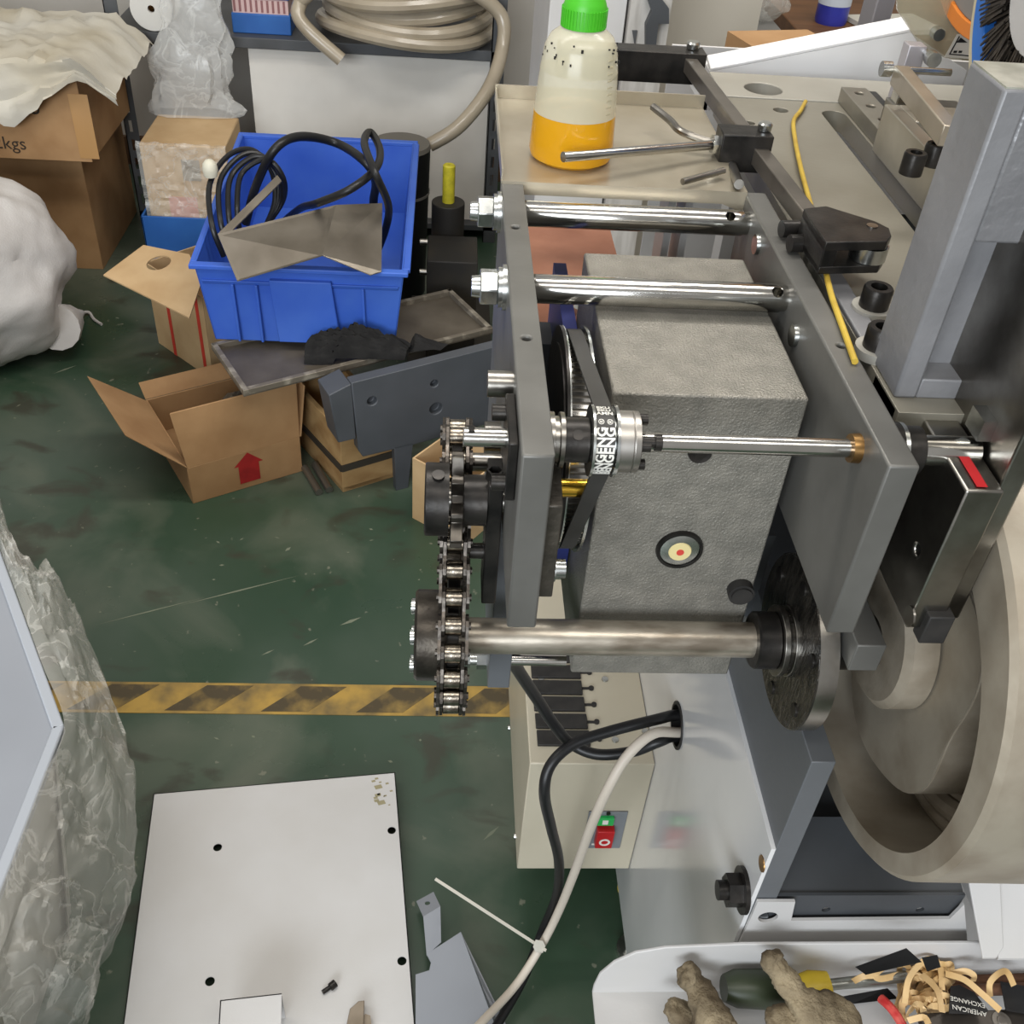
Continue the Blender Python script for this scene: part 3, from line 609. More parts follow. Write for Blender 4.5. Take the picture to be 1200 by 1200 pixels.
# --- shaft end, bracket and tensioner on the left plate
CXc = .0116            # chain plane
c = at(580, 468, 'x', XL0)
build('bearing_flange', MB().box(XL0 - .006, XL0, QY - .022, QY + .03, QZ - .03, QZ + .012), black_m, mach, bevel=.001)
build('flange_screw', MB().cyl((XL0 - .006, QY - .014, QZ - .022), (XL0 - .014, QY - .014, QZ - .022), .0052, n=18), black_m, mach)
build('flange_screw', MB().cyl((XL0 - .006, QY + .022, QZ + .003), (XL0 - .014, QY + .022, QZ + .003), .0052, n=18), black_m, mach)
build('guide_pin', MB().cyl((XL0, .545, 1.150), (XL0 - .016, .545, 1.150), .0085, n=24), steel_m, mach)
br = build('bearing_bracket', MB().prism([(XL1, .462, 1.045), (XL1, .462, 1.120), (XL1, .53, 1.135), (XL1, .56, 1.08), (XL1, .52, 1.035)], (.010, 0, 0)), mat('pitted_dark_steel', (70, 66, 60), .4, .6, (92, 86, 78), 60, .5, 180), mach, bevel=.001)
c = at(663, 678, 'y', .50)
build('bracket_bolt', MB().cyl((XL1 + .010, .475, 1.058), (XL1 + .018, .475, 1.058), .0062, n=18).cyl((XL1 + .010, .475, 1.058), (XL1 + .0115, .475, 1.058), .0085, n=20), zinc_m, br)
build('brass_spacer', MB().cyl((XL1 + .010, .52, 1.088), (XL1 + .034, .52, 1.088), .0062, n=20), brassb_m, mach)
c = at(556, 575, 'y', .60); build('brass_spacer', MB().cyl((XL0, .60, c.z), (CXc + .014, .60, c.z), .0062, n=20), brassb_m, mach)
# idler sprocket + lever arm
IY, IZ = .549, 1.052
def sprocket(parent_name, y, z, rp, nt, m, label=None):
    pts = []
    for k in range(nt):
        a = 2 * PI * k / nt
        for (f, r) in ((-.32, rp - .0062), (-.16, rp + .001), (-.07, rp + .0060), (.07, rp + .0060), (.16, rp + .001), (.32, rp - .0062)):
            t = a + f * 2 * PI / nt; pts.append((CXc - .0042, y + r * math.cos(t), z + r * math.sin(t)))
    return build(parent_name, MB().prism(pts, (.0084, 0, 0)), m, mach, bevel=.0005, label=label)
PITCH = .01905
isp = sprocket('idler_sprocket', IY, IZ, .0278, 9, mat('dark_tooth_steel', (86, 82, 76), .3, .9, (58, 54, 50), 80))
build('sprocket_hub', MB().lathe([(CXc - .022, .010), (CXc - .022, .0245), (CXc - .021, .0255), (CXc - .0055, .0255), (CXc - .0055, .010)], (0, IY, IZ)), black_m, isp)
build('set_screw', MB().cyl((CXc - .013, IY - .006, IZ + .0252), (CXc - .013, IY - .0063, IZ + .0265), .0042, n=18), black_m, isp)
build('sprocket_hub', MB().lathe([(CXc + .0035, .010), (CXc + .0035, .0178), (CXc + .0205, .0178), (CXc + .0205, .010)], (0, IY, IZ)), black_m, isp)
arm = build('tensioner_arm', MB().box(CXc + .0205, CXc + .031, IY - .014, IY + .018, .965, IZ + .024), black_m, mach, bevel=.001)
build('arm_nut', MB().lathe([(IZ + .024, .0035), (IZ + .030, .0045), (IZ + .030, .006), (IZ + .022, .0065)], (CXc + .025, IY - .004, 0), 'z', n=6), black_m, arm)
build('arm_screw', MB().cyl((CXc + .0205, IY, 1.005), (CXc + .010, IY, 1.005), .0058, n=16), black_m, arm)
build('idler_axle', MB().cyl((CXc - .016, IY, IZ), (XL0, IY, IZ), .008, n=20), steel_m, mach)
# main sprocket on the big shaft
NTM = 17; RM = PITCH / (2 * math.sin(PI / NTM))
msp = sprocket('main_sprocket', SY, SZ, RM, NTM, black_m)
build('sprocket_hub', MB().lathe([(CXc - .028, .010), (CXc - .028, .0325), (CXc - .026, .0345), (CXc - .0035, .0345), (CXc - .0035, .010)], (0, SY, SZ), n=56), mat('oily_dark_steel', (52, 48, 43), .36, .75, (82, 76, 68), 36, .15, 200), msp)
for k in range(6):
    a = k * PI / 3 + .3; y, z = SY + math.cos(a) * .025, SZ + math.sin(a) * .025
    build('hub_screw', MB().cyl((CXc - .028, y, z), (CXc - .031, y, z), .0055, n=14), zinc_m, msp)
# chain: hidden rear sprocket, main sprocket, idler pressing on the near strand from outside
RYc, RZc, RRc = .602, 1.045, .024
build('rear_sprocket', MB().lathe([(CXc - .0035, .006), (CXc - .0035, RRc - .002), (CXc + .0035, RRc - .002), (CXc + .0035, .006)], (0, RYc, RZc)), black_m, mach)
build('rear_axle', MB().cyl((CXc - .006, RYc, RZc), (XL0, RYc, RZc), .007, n=18), steel_m, mach)
loop = belt_path([(SY, SZ, RM, 1), (RYc, RZc, RRc, 1), (IY, IZ, .0278, -1)], .001)
_, clen = resample(loop, 10)
NL = int(round(clen / PITCH / 2)) * 2
cp, _ = resample(loop, NL)
chain = build('roller_chain', MB().box(CXc - .001, CXc + .001, cp[0].x - .001, cp[0].x + .001, cp[0].y - .001, cp[0].y + .001), chain_m, mach, label='oily steel roller chain')
def link_mesh(outer):
    mb = MB(); h = .0086; L = PITCH / 2
    prof = [(-L - h * math.cos(t), h * math.sin(t)) for t in [-PI / 2 + PI * k / 6 for k in range(7)]]
    prof = [(-L - h * math.cos(a), h * math.sin(a)) for a in [-PI / 2 + k * PI / 6 for k in range(7)]] + [(0, h * .72)] + [(L + h * math.cos(a), h * math.sin(a)) for a in [PI / 2 - k * PI / 6 for k in range(7)]] + [(0, -h * .72)]
    w = .0098 if outer else .0072
    for s_ in (-1, 1):
        mb.prism([(s_ * w - .0011, a, b) for a, b in prof], (.0022, 0, 0))
    if outer:
        for a in (-L, L): mb.cyl((-.0125, a, 0), (.0125, a, 0), .0028, n=10)
    me = bpy.data.meshes.new('link'); me.from_pydata(mb.v, [], mb.f); bm = bmesh.new(); bm.from_mesh(me); bmesh.ops.recalc_face_normals(bm, faces=bm.faces); bm.to_mesh(me); bm.free()
    me.materials.append(chain_m); return me
LM = (link_mesh(True), link_mesh(False))
rmb = MB().lathe([(-.0060, .0032), (-.0060, .0066), (-.0055, .0072), (.0055, .0072), (.0060, .0066), (.0060, .0032)], n=16)
rme = bpy.data.meshes.new('roller'); rme.from_pydata(rmb.v, [], rmb.f); rme.materials.append(roller_m); rme.shade_smooth(); rme.set_sharp_from_angle(angle=.6)
for k in range(NL):
    p, q = cp[k], cp[(k + 1) % NL]; m_ = (p + q) / 2; d = q - p
    o = bpy.data.objects.new('chain_link', LM[k % 2]); COL.objects.link(o); place(o, (CXc, m_.x, m_.y), chain); o.rotation_euler.x = math.atan2(d.y, d.x)
    o = bpy.data.objects.new('chain_roller', rme); COL.objects.link(o); place(o, (CXc, p.x, p.y), chain)

# ================================================================ tray in front of the machine, and what lies in it
TW = .4505
zf = at(900, 1156, 'y', TW).z
tr = thing('parts_tray', 'white sheet-metal tray with a rounded corner below the flywheel', 'tray', (.45, .35, zf - .02))
bk = [at(x_, y_, 'y', TW) for x_, y_ in ((870, 1107), (780, 1111), (745, 1117), (720, 1128), (703, 1142), (696, 1156))]
zt = bk[0].z
bkp = [Vector((.70, TW, zt))] + bk + [Vector((bk[-1].x, TW, zf - .012)), Vector((.70, TW, zf - .012))]
build('back_panel', MB().prism(bkp, (0, .003, 0)), white_m, tr, bevel=.0008)
build('tray_floor', MB().box(bk[-1].x, .70, .19, TW, zf - .012, zf - .009), white_m, tr)
build('side_sheet', MB().prism([at(1135, 1030, 'z', .68), at(1152, 1122, 'z', .628), at(1168, 1122, 'z', .628), at(1176, 1110, 'z', .634), at(1172, 1030, 'z', .68)], (0, 0, -.003)), white_m, tr, bevel=.0006)
build('side_panel', MB().prism([at(1165, 1030, 'z', .674), at(1170, 1123, 'z', .6245), at(1290, 1123, 'z', .6245), at(1290, 1030, 'z', .674)], (0, 0, -.003)), white_m, tr)
ZF = zf - .009
build('tray_support', MB().box(.34, .56, .40, .469, .05, ZF - .003), white_m, tr)
# gloves
def glove(name, label, pts_fingers, palm, cuff):
    g = thing(name, label, 'glove', (palm[0].x, palm[0].y, ZF), 'work gloves in the tray')
    vs, ed, rad = [], [], []
    def chain_(ps, rs, link=None):
        last = link
        for p, r in zip(ps, rs):
            vs.append(p); rad.append(r); i = len(vs) - 1
            if last is not None: ed.append((last, i))
            last = i
        return last
    pr = chain_(palm, [.026] * len(palm))
    root = 0
    for ps in pts_fingers: chain_(ps, [.0135, .0125, .0115, .0105][:len(ps)], root)
    me = bpy.data.meshes.new('glove_shell'); me.from_pydata([v - palm[0] for v in vs], ed, []); o = bpy.data.objects.new('glove_shell', me); COL.objects.link(o); place(o, palm[0], g)
    sk = o.modifiers.new('skin', 'SKIN'); sk.use_smooth_shade = True
    for i, r in enumerate(rad): me.skin_vertices[0].data[i].radius = (r, r * .8)
    me.skin_vertices[0].data[0].use_root = True
    s_ = o.modifiers.new('sub', 'SUBSURF'); s_.levels = s_.render_levels = 3
    tx = bpy.data.textures.new('wool', 'CLOUDS'); tx.noise_scale = .009; tx.noise_depth = 3; d = o.modifiers.new('disp', 'DISPLACE'); d.texture = tx; d.strength = .010; d.mid_level = .5
    me.materials.append(glove_m)
    if cuff:
        build('cuff_band', MB().tube(cuff, .0042, n=8, smooth=5), redknit_m, g)
    return g
def tp_(px, py, h, m=.006):      # a point h above the tray floor, kept m clear of its back panel
    p = at(px, py, 'z', ZF + h)
    return at(px, py, 'y', TW - m) if p.y > TW - m else p
glove('work_glove', 'soiled knitted work glove lying palm down beside the screwdriver handle', [[tp_(825, 1170, .062, .02), tp_(812, 1150, .058, .02), tp_(800, 1139, .055, .02)], [tp_(805, 1190, .03), tp_(788, 1184, .035), tp_(779, 1182, .035)], [tp_(858, 1206, .058), tp_(866, 1202, .060)]], [tp_(850, 1225, .05), tp_(880, 1280, .04)], None)
glove('work_glove', 'soiled knitted work glove with a red cuff edge, one finger pointing up', [[tp_(936, 1170, .084, .02), tp_(922, 1150, .090, .02), tp_(908, 1128, .092, .02), tp_(899, 1118, .092, .02)], [tp_(908, 1197, .07), tp_(900, 1202, .066)]], [tp_(965, 1200, .068), tp_(1010, 1208, .055)], [tp_(1032, 1170, .045), tp_(1043, 1180, .048), tp_(1052, 1192, .04), tp_(1060, 1206, .03)])
# screwdriver
sd = thing('screwdriver', 'screwdriver with dark green and yellow handle lying behind the gloves', 'screwdriver', tp_(900, 1160, 0))
a, b, c, d = tp_(848, 1158, .03, .0195), tp_(938, 1160, .03, .0195), tp_(972, 1154, .03, .0175), tp_(1062, 1144, .03, .013)
build('handle', MB().tube([a, a.lerp(b, .15), a.lerp(b, .5), a.lerp(b, .8), b], [.012, .0165, .0175, .0165, .013], n=14), mat('dark_green_plastic', (46, 54, 36), .4), sd)
build('handle_collar', MB().tube([b, b.lerp(c, .4), c], [.0135, .0155, .012], n=14), yellow_m, sd)
build('shank', MB().cyl(c, d, .0052, n=14), mat('grey_worn_steel', (150, 152, 146), .35, .9, (120, 120, 114), 40), sd)
# rusty rods at the back of the tray
for (x0_, y0_, x1_, y1_, nm) in ((1114, 1150, 1215, 1147, 'brown rusty steel rod lying along the back of the tray'), (1114, 1161, 1220, 1158, 'brown rusty steel rod just in front of another rod in the tray')):
    o = build('rusty_rod', MB().cyl(tp_(x0_, y0_, .006, .0065 if y0_ < 1155 else .019), tp_(x1_, y1_, .006, .0065 if y0_ < 1155 else .019), .0055, n=12), rust_m); tag(o, nm, 'rod', 'rusty rods in the tray')
# black hang tags
def tagcard(pts, label, h=.02):
    o = build('hang_tag', MB().prism([tp_(x_, y_, h + k * .004) for k, (x_, y_) in enumerate(pts)], (0, -.0006, .0006)), mat('black_card', (22, 22, 24), .55)); return tag(o, label, 'tag', 'black card tags in the tray')
for (P, lb) in (([(1002, 1133), (1062, 1111), (1080, 1127), (1014, 1142)], 'blank black card tag propped against the tray back'), ([(1080, 1122), (1098, 1119), (1102, 1133), (1086, 1138)], 'small black plastic clip tag caught in the raffia loops')):
    o = build('hang_tag', MB().prism([at(x_, y_, 'y', TW - .006 - .0012 * (y_ - 1108)) for x_, y_ in P], (0, -.0006, .0006)), mat('black_card', (22, 22, 24), .55), smooth=False); tag(o, lb, 'tag', 'black card tags in the tray')
tg = thing('hang_tag', 'black card tag printed AMERICAN EXCHANGE beside the raffia', 'tag', tp_(1135, 1172, 0), 'black card tags in the tray')
tpts = [tp_(x_, y_, .055) for x_, y_ in ((1112, 1188), (1114, 1156), (1124, 1154), (1142, 1163), (1158, 1184), (1156, 1188))]
build('card', MB().prism(tpts, (0, .0003, -.0007)), MATS['black_card'], tg)
ux = (tp_(1120, 1179, .055) - tp_(1150, 1186, .055)).normalized(); uy = Vector((ux.y, -ux.x, 0)); uy = uy if uy.y < 0 else -uy
build('card_print', remap(text_mb('AMERICAN', .0062, .0001), frame(tp_(1136, 1184, .0562), ux, uy)), letter_m, tg, smooth=False)
build('card_print', remap(text_mb('EXCHANGE', .0058, .0001), frame(tp_(1134, 1174, .0562), ux, uy)), letter_m, tg, smooth=False)
tagcard([(1172, 1150), (1215, 1158), (1215, 1190), (1178, 1184)], 'large black card tag at the tray end beside a raffia loop', .045)
tagcard([(985, 1168), (1040, 1158), (1052, 1170), (1000, 1176)], 'black card tag lying under the screwdriver shank', .004)
# raffia strands: nobody could count them
rm = MB()
for k in range(34):
    bx, by = random.uniform(1062, 1106), random.uniform(1156, 1200); w_, h_ = random.uniform(8, 26), random.uniform(14, 40); sk2 = random.uniform(-12, 12)
    pts = [tp_(min(1116, bx + w_ * math.cos(t) + sk2 * math.sin(t)), max(1130, by - h_ * math.sin(t)), .012 + .05 * math.sin(t) * random.uniform(.6, 1)) for t in [PI * q / 6 for q in range(7)]]
    nm = [(random.uniform(-.3, .3), -.6, .75)] * 99
    rm.ribbon(spline(pts, 4), nm, random.uniform(.0042, .0062), .0008)
for P in ([(1064, 1124), (1040, 1131), (1026, 1142), (1033, 1147), (1060, 1141), (1078, 1143)], [(1060, 1176), (1064, 1150), (1074, 1134), (1088, 1124), (1101, 1131), (1104, 1160)], [(1080, 1142), (1098, 1160), (1104, 1186)], [(1108, 1141), (1130, 1148), (1150, 1164), (1172, 1184)], [(1160, 1168), (1160, 1152), (1170, 1141), (1180, 1139), (1188, 1155)], [(1000, 1150), (1012, 1144), (1024, 1143)], [(1112, 1142), (1130, 1138), (1141, 1143), (1140, 1150)], [(1064, 1196), (1082, 1192), (1088, 1200)]):
    rm.ribbon(spline([tp_(x_, y_, .062 + .010 * math.sin(i)) for i, (x_, y_) in enumerate(P)], 5), (0, -.6, .75), .0056, .0008)
tag(build('raffia', rm, straw_m), 'tangled heap of tan raffia strips in the white tray', 'raffia', kind='stuff')
cl_ = thing('flat_clamp', 'dark worn metal strip with a round rivet at the tray front', 'clamp', tp_(1150, 1200, 0))
build('strip', MB().beam(tp_(1080, 1206, .04), tp_(1230, 1199, .04), .026, .006), mat('worn_dark_metal', (84, 78, 72), .45, .6, (58, 54, 50), 20), cl_, bevel=.001)
c = tp_(1174, 1196, .0445); build('rivet', MB().lathe([(c.z + .001, .001), (c.z + .001, .004), (c.z, .0045), (c.z, .0085), (c.z - .002, .009)], (c.x, c.y, 0), 'z', n=24), mat('dull_rivet', (128, 122, 114), .5, .5), cl_)

# ================================================================ control box and its cables
cb = thing('control_box', 'beige control box with green and red switch mounted on the white panel', 'control box', (.2, .95, .169))
build('housing', MB().box(.123, .2855, .797, 1.14, .169, .417), base_m, cb, bevel=.0015)
for k, (y0_, y1_, xl, xr) in enumerate(((874, 857, 630, 690), (853.5, 837.5, 628, 687), (833, 817.5, 626, 684), (813.5, 798.5, 625, 681), (794.5, 780.5, 623, 679), (776, 763, 622, 677))):
    a, b = at(xl, y0_, 'z', .4185), at(xr, y1_, 'z', .4185)
    sl_ = build('rubber_strip', MB().box(a.x, b.x, a.y, b.y, .417, .421), rubber_m, cb, bevel=.0008)
    ym = (a.y + b.y) / 2; build('strip_tail', MB().box(b.x - .001, b.x + .012, ym - .0016, ym + .0016, .4165, .4190).cyl((b.x + .013, ym, .4165), (b.x + .013, ym, .4200), .0037, n=14), rubber_m, cb)
for (px, py) in ((709, 796), (721, 867), (756, 857), (634, 795)):
    c = at(px, py, 'z', .4175); build('screw', MB().lathe([(.417, .005), (.4188, .0045), (.4188, .001)], (c.x, c.y, 0), 'z', n=16), zinc_m, cb)
for (px, py) in ((597, 853), (604, 980)):
    c = at(px, py, 'x', .123); build('screw', MB().lathe([(.1233, .005), (.1207, .0045), (.1207, .001)], (0, c.y, c.z), n=16), zinc_m, cb)
a, b = at(682, 992, 'y', .797), at(736, 950, 'y', .797)
sw = build('switch_plate', MB().box(a.x, b.x, .794, .797, a.z, b.z), mat('grey_plastic', (120, 124, 128), .45), cb, bevel=.001)
a, b = at(698, 965, 'y', .792), at(720, 957, 'y', .792)
build('green_button', MB().box(a.x, b.x, .788, .794, a.z, b.z), mat('green_button', (40, 170, 84), .4), sw, bevel=.0008)
build('button_mark', MB().box(a.x + .008, b.x - .008, .7875, .788, a.z + .004, b.z - .003), letter_m, sw)
a, b = at(696, 987, 'y', .792), at(720, 968, 'y', .792)
build('red_button', MB().box(a.x, b.x, .782, .794, a.z, b.z), mat('red_button', (178, 26, 30), .4), sw, bevel=.0012)
mx, mz = (a.x + b.x) / 2, (a.z + b.z) / 2
build('button_mark', MB().lathe([(.7812, .0048), (.7812, .0076), (.7822, .0076), (.7822, .0048)], (mx, 0, mz - .004), 'y', n=28, closed=True), letter_m, sw)
c = at(713, 953, 'y', .794); build('screw', MB().cyl((c.x, .7925, c.z), (c.x, .7945, c.z), .003, n=12), black_m, sw)
for k in range(4):
    build('silver_letter', MB().box(mx - .014 + k * .008, mx - .009 + k * .008, .7932, .7942, a.z - .009, a.z - .006), letter_m, sw)
def cable(name, pts, r, m, label, group=None):
    o = build(name, MB().tube([p if isinstance(p, Vector) else dep(*p) for p in pts], r, n=12, smooth=7), m); return tag(o, label, 'cable', group)
th = hp
def tdep(p): return p
cable('power_cable', [Vector((.335, hp.y + .012, hp.z + .008)), Vector((.286, hp.y + .009, hp.z + .008)), (770, 843, 1.195), (715, 857, 1.19), (672, 872, 1.185), (645, 897, 1.18), (638, 930, 1.19), (646, 970, 1.25), (655, 1010, 1.34), (652, 1050, 1.43), (634, 1095, 1.49), (612, 1150, 1.48), (574, 1215, 1.395), (545, 1260, 1.33)], .0067, cable_m, 'black cable curving from the panel hole down in front of the control box')
cable('power_cable', [Vector((.335, hp.y - .004, hp.z - .016)), Vector((.286, hp.y - .004, hp.z - .0155)), (772, 869, 1.195), (740, 881, 1.208), (700, 884, 1.215), (670, 872, 1.218), (650, 850, 1.19), (630, 820, 1.14), (607, 785, 1.06), (598, 768, 1.0), (604, 740, .92)], .0067, cable_m, 'black cable looping from the panel hole up under the steel shaft')
cable('signal_cable', [Vector((.335, hp.y - .012, hp.z + .002)), Vector((.286, hp.y - .012, hp.z + .002)), (765, 860, 1.165), (735, 886, 1.16), (712, 925, 1.17), (692, 970, 1.22), (674, 1020, 1.32), (656, 1065, 1.42), (636, 1105, 1.47), (604, 1155, 1.455), (558, 1205, 1.37), (520, 1250, 1.31)], .0060, cablew_m, 'white cable hanging in front of the control box to the floor')
ct = thing('cable_tie', 'white nylon cable tie around the cables near the grey bracket', 'cable tie', dep(632, 1110, 1.46))
build('tail', MB().beam(dep(510, 1030, 1.50), dep(640, 1114, 1.455), .0042, .0014), mat('white_nylon', (206, 202, 190), .45), ct)
build('tie_head', MB().obox(dep(632, 1109, 1.452), Vector((.006, .001, -.004)), Vector((.002, .004, .003)), Vector((-.002, .002, .004))), MATS['white_nylon'], ct, bevel=.001)
lw_ = [at(745 + 20 * math.cos(t) , 1040 + 16 * math.sin(t), 'z', .004) for t in [k * .5 for k in range(2, 13)]]
tag(build('wire_loop', MB().tube(lw_, .0022, n=8, smooth=3), yellow_m), 'thin tan wire loop lying on the floor under the control box', 'wire')

# yellow wire on the table edge
yw = [at(944, 119, 'z', TZ + .004), at(938, 130, 'z', TZ + .004), at(930, 142, 'z', TZ + .004), at(932, 165, 'z', TZ + .004), at(938, 195, 'z', TZ + .005), at(945, 222, 'z', TZ + .0035), at(956, 262, 'z', TZ + .0075), at(963, 292, 'z', TZ + .0085), at(967, 314, 'z', 1.1675), at(974, 345, 'z', 1.1685), at(988, 385, 'z', 1.1685), at(1002, 424, 'z', 1.1685)]
tag(build('yellow_wire', MB().tube(yw, .0022, n=10, smooth=5), mat('dull_yellow_pvc', (192, 164, 62), .5, 0, (168, 138, 50), 40)), 'bent yellow plastic wire lying along the machine table and plate edge', 'wire')

# ================================================================ oil bottle
bc = at(668, 190, 'z', 1.1685); BXc, BYc, B0 = bc.x + .001, bc.y + .012, 1.1686
ob = thing('oil_bottle', 'translucent plastic bottle half full of yellow oil with a green cap', 'bottle', (BXc, BYc, B0))
prof = [(0, .001), (0, .031), (.003, .0352), (.008, .0366), (.036, .0352), (.074, .0325), (.092, .0300), (.100, .026), (.105, .0195), (.107, .0165), (.112, .0165)]
build('bottle_body', MB().lathe([(B0 + a, r) for a, r in prof[5:]], (BXc, BYc, 0), 'z', n=48), bottle_m, ob)
build('bottle_waist', MB().lathe([(B0 + .0402, .0351), (B0 + .074, .0325)], (BXc, BYc, 0), 'z', n=48), bottle_m, ob)
build('oil', MB().lathe([(B0, .001), (B0, .031), (B0 + .003, .0352), (B0 + .008, .0366), (B0 + .036, .0352), (B0 + .040, .0351), (B0 + .040, .001)], (BXc, BYc, 0), 'z', n=48), oil_m, ob)
cap = MB().lathe([(B0 + .107, .0150), (B0 + .107, .0182), (B0 + .122, .0178), (B0 + .126, .0165), (B0 + .146, .006), (B0 + .158, .004), (B0 + .158, .001)], (BXc, BYc, 0), 'z', n=48)
cp_ = build('cap', cap, capg_m, ob)
rb = MB()
for k in range(40):
    a = 2 * PI * k / 40; rb.obox((BXc + .0181 * math.cos(a), BYc + .0181 * math.sin(a), B0 + .1145), Vector((math.cos(a), math.sin(a), 0)) * .0006, Vector((-math.sin(a), math.cos(a), 0)) * .0008, Vector((0, 0, .007)))
build('cap_ribs', rb, capg_m, cp_, smooth=False)
bgm = MB()
for k in range(9):
    h = .046 + k * .0052; r = .0352 - (h - .04) * .085; a = -.75; e = Vector((-math.sin(a), math.cos(a), 0))
    bgm.obox((BXc + r * math.cos(a), BYc + r * math.sin(a), B0 + h), e * .003, Vector((math.cos(a), math.sin(a), 0)) * .0003, Vector((0, 0, .0004)))
build('level_marks', bgm, mat('moulded_mark', (176, 168, 140), .5), ob, smooth=False)
gm = MB()
for k in range(22):
    a = -PI / 2 + random.uniform(-1.5, 1.5); h = random.uniform(.080, .099); r = .0322 if h < .088 else .0300
    gm.obox((BXc + r * math.cos(a), BYc + r * math.sin(a), B0 + h), Vector((.0007 * random.random() + .0003, 0, 0)), Vector((0, .0006, 0)), Vector((0, 0, .0004 + .001 * random.random())))
o = build('grime_specks', gm, mat('black_grime', (24, 22, 20), .8), ob, smooth=False); o['kind'] = 'stuff'

# ================================================================ foreground, left
# white folded panel on the floor
def pz(px, py, z): return at(px, py, 'z', z)
wsheet = None
wp = thing('white_cover_panel', 'white sheet-metal cover with four holes lying on the green floor', 'panel', (-.25, .8, 0))
A, B_, = pz(180, 930, .03), pz(463, 905, .03); ux = (B_ - A).normalized(); vy = Vector((ux.y, -ux.x, 0)); Wd = (B_ - A).length
C_, D_ = B_ + vy * .50, A + vy * .50
wsheet = build('sheet', MB().prism([A, B_, C_, D_], (0, 0, -.0015)), white_m, wp)
for (p, q) in ((A, B_), (B_, C_), (C_, D_), (D_, A)):
    m_ = (A + B_ + C_ + D_) / 4; inn = (m_ - (p + q) / 2).normalized() * .0015
    build('folded_edge', MB().prism([p, q, q + inn, p + inn], (0, 0, -.03)), white_m, wp)
for (px, py) in ((255, 993), (459, 973), (246, 1150), (471, 1126)):
    c = pz(px, py, .03); carve(wsheet, bore(c, (0, 0, -1), .0068, .012))
sm = MB()
for k in range(14):
    c = pz(random.uniform(436, 462), random.uniform(912, 945), .0302); r = random.uniform(.001, .006); sm.obox(c, Vector((r, r * .3, 0)), Vector((-r * .3, r * .6, 0)), Vector((0, 0, .0001)))
o = build('dirt_stain', sm, mat('brown_dirt', (150, 142, 112), .8), wp, smooth=False); o['kind'] = 'stuff'
bo = thing('black_screw', 'small black cap screw lying on the white cover panel', 'screw', pz(386, 1158, .03))
build('shank', MB().cyl(pz(378, 1163, .034), pz(388, 1156, .034), .0034, n=14), black_m, bo)
build('head', MB().cyl(pz(387, 1157, .035), pz(393, 1152, .035), .0058, n=16), black_m, bo)
wb = thing('white_bracket_box', 'small white folded bracket standing on the white cover panel', 'bracket', pz(290, 1200, .03))
a, b = pz(258, 1172, .10), pz(330, 1164, .10)
build('front_plate', MB().prism([a, b, b + vy * .10, a + vy * .10], (0, 0, -.0015)), white_m, wb)
build('side_plate', MB().prism([a, b, b - Vector((0, 0, .07)), a - Vector((0, 0, .07))], vy * .0015), white_m, wb)
build('side_plate', MB().prism([a, a + vy * .10, a + vy * .10 - Vector((0, 0, .07)), a - Vector((0, 0, .07))], ux * .0015), white_m, wb)
tn = thing('tan_offcut', 'rounded brown metal offcut lying on the white cover panel', 'offcut', pz(418, 1195, .03))
build('tongue', MB().prism([pz(405, 1205, .045), pz(410, 1182, .045), pz(420, 1173, .045), pz(427, 1172, .045), pz(426, 1205, .045)], (0, 0, -.006)), mat('brown_metal', (142, 130, 114), .5, .3, (120, 108, 92), 20), tn, bevel=.001)
build('backing', MB().prism([pz(412, 1207, .039), pz(428, 1188, .039), pz(434, 1190, .039), pz(436, 1207, .039)], (0, 0, -.009)), MATS['brown_metal'], tn)
# grey bracket on the floor
gbk = thing('grey_sheet_bracket', 'light grey bent sheet bracket with a holed tab beside the cables', 'bracket', pz(530, 1160, 0))
H1 = .04
build('bracket_body', MB().prism([pz(487, 1142, H1), pz(503, 1137, H1), pz(505, 1128, H1), pz(500, 1118, H1), pz(540, 1092, H1), pz(547, 1120, H1), pz(585, 1215, H1), pz(487, 1215, H1)], (0, 0, -.002)), greylite_m, gbk)
build('side_flange', MB().prism([pz(540, 1092, H1), pz(600, 1215, 0), pz(590, 1215, 0), pz(585, 1215, H1), pz(547, 1120, H1)], (-.001, 0, -.001)), greylite_m, gbk, smooth=False)
build('tab', MB().prism([pz(496, 1074, H1 + .004), pz(516, 1062, H1 + .004), pz(517, 1104, H1), pz(500, 1120, H1)], (0, 0, -.002)), greylite_m, gbk)
tb_ = build('tab_end', MB().prism([pz(488, 1056, .028), pz(508, 1045, .028), pz(516, 1062, H1 + .004), pz(496, 1074, H1 + .004)], (0, 0, -.002)), greylite_m, gbk, smooth=False)
c = pz(501, 1057, .038); carve(tb_, MB().cyl(c + Vector((0, 0, .02)), c - Vector((0, 0, .02)), .0042, n=20))
build('foot', MB().prism([pz(500, 1160, 0), pz(540, 1160, 0), pz(560, 1215, 0), pz(500, 1215, 0)], (0, 0, H1 - .002)), greylite_m, gbk)
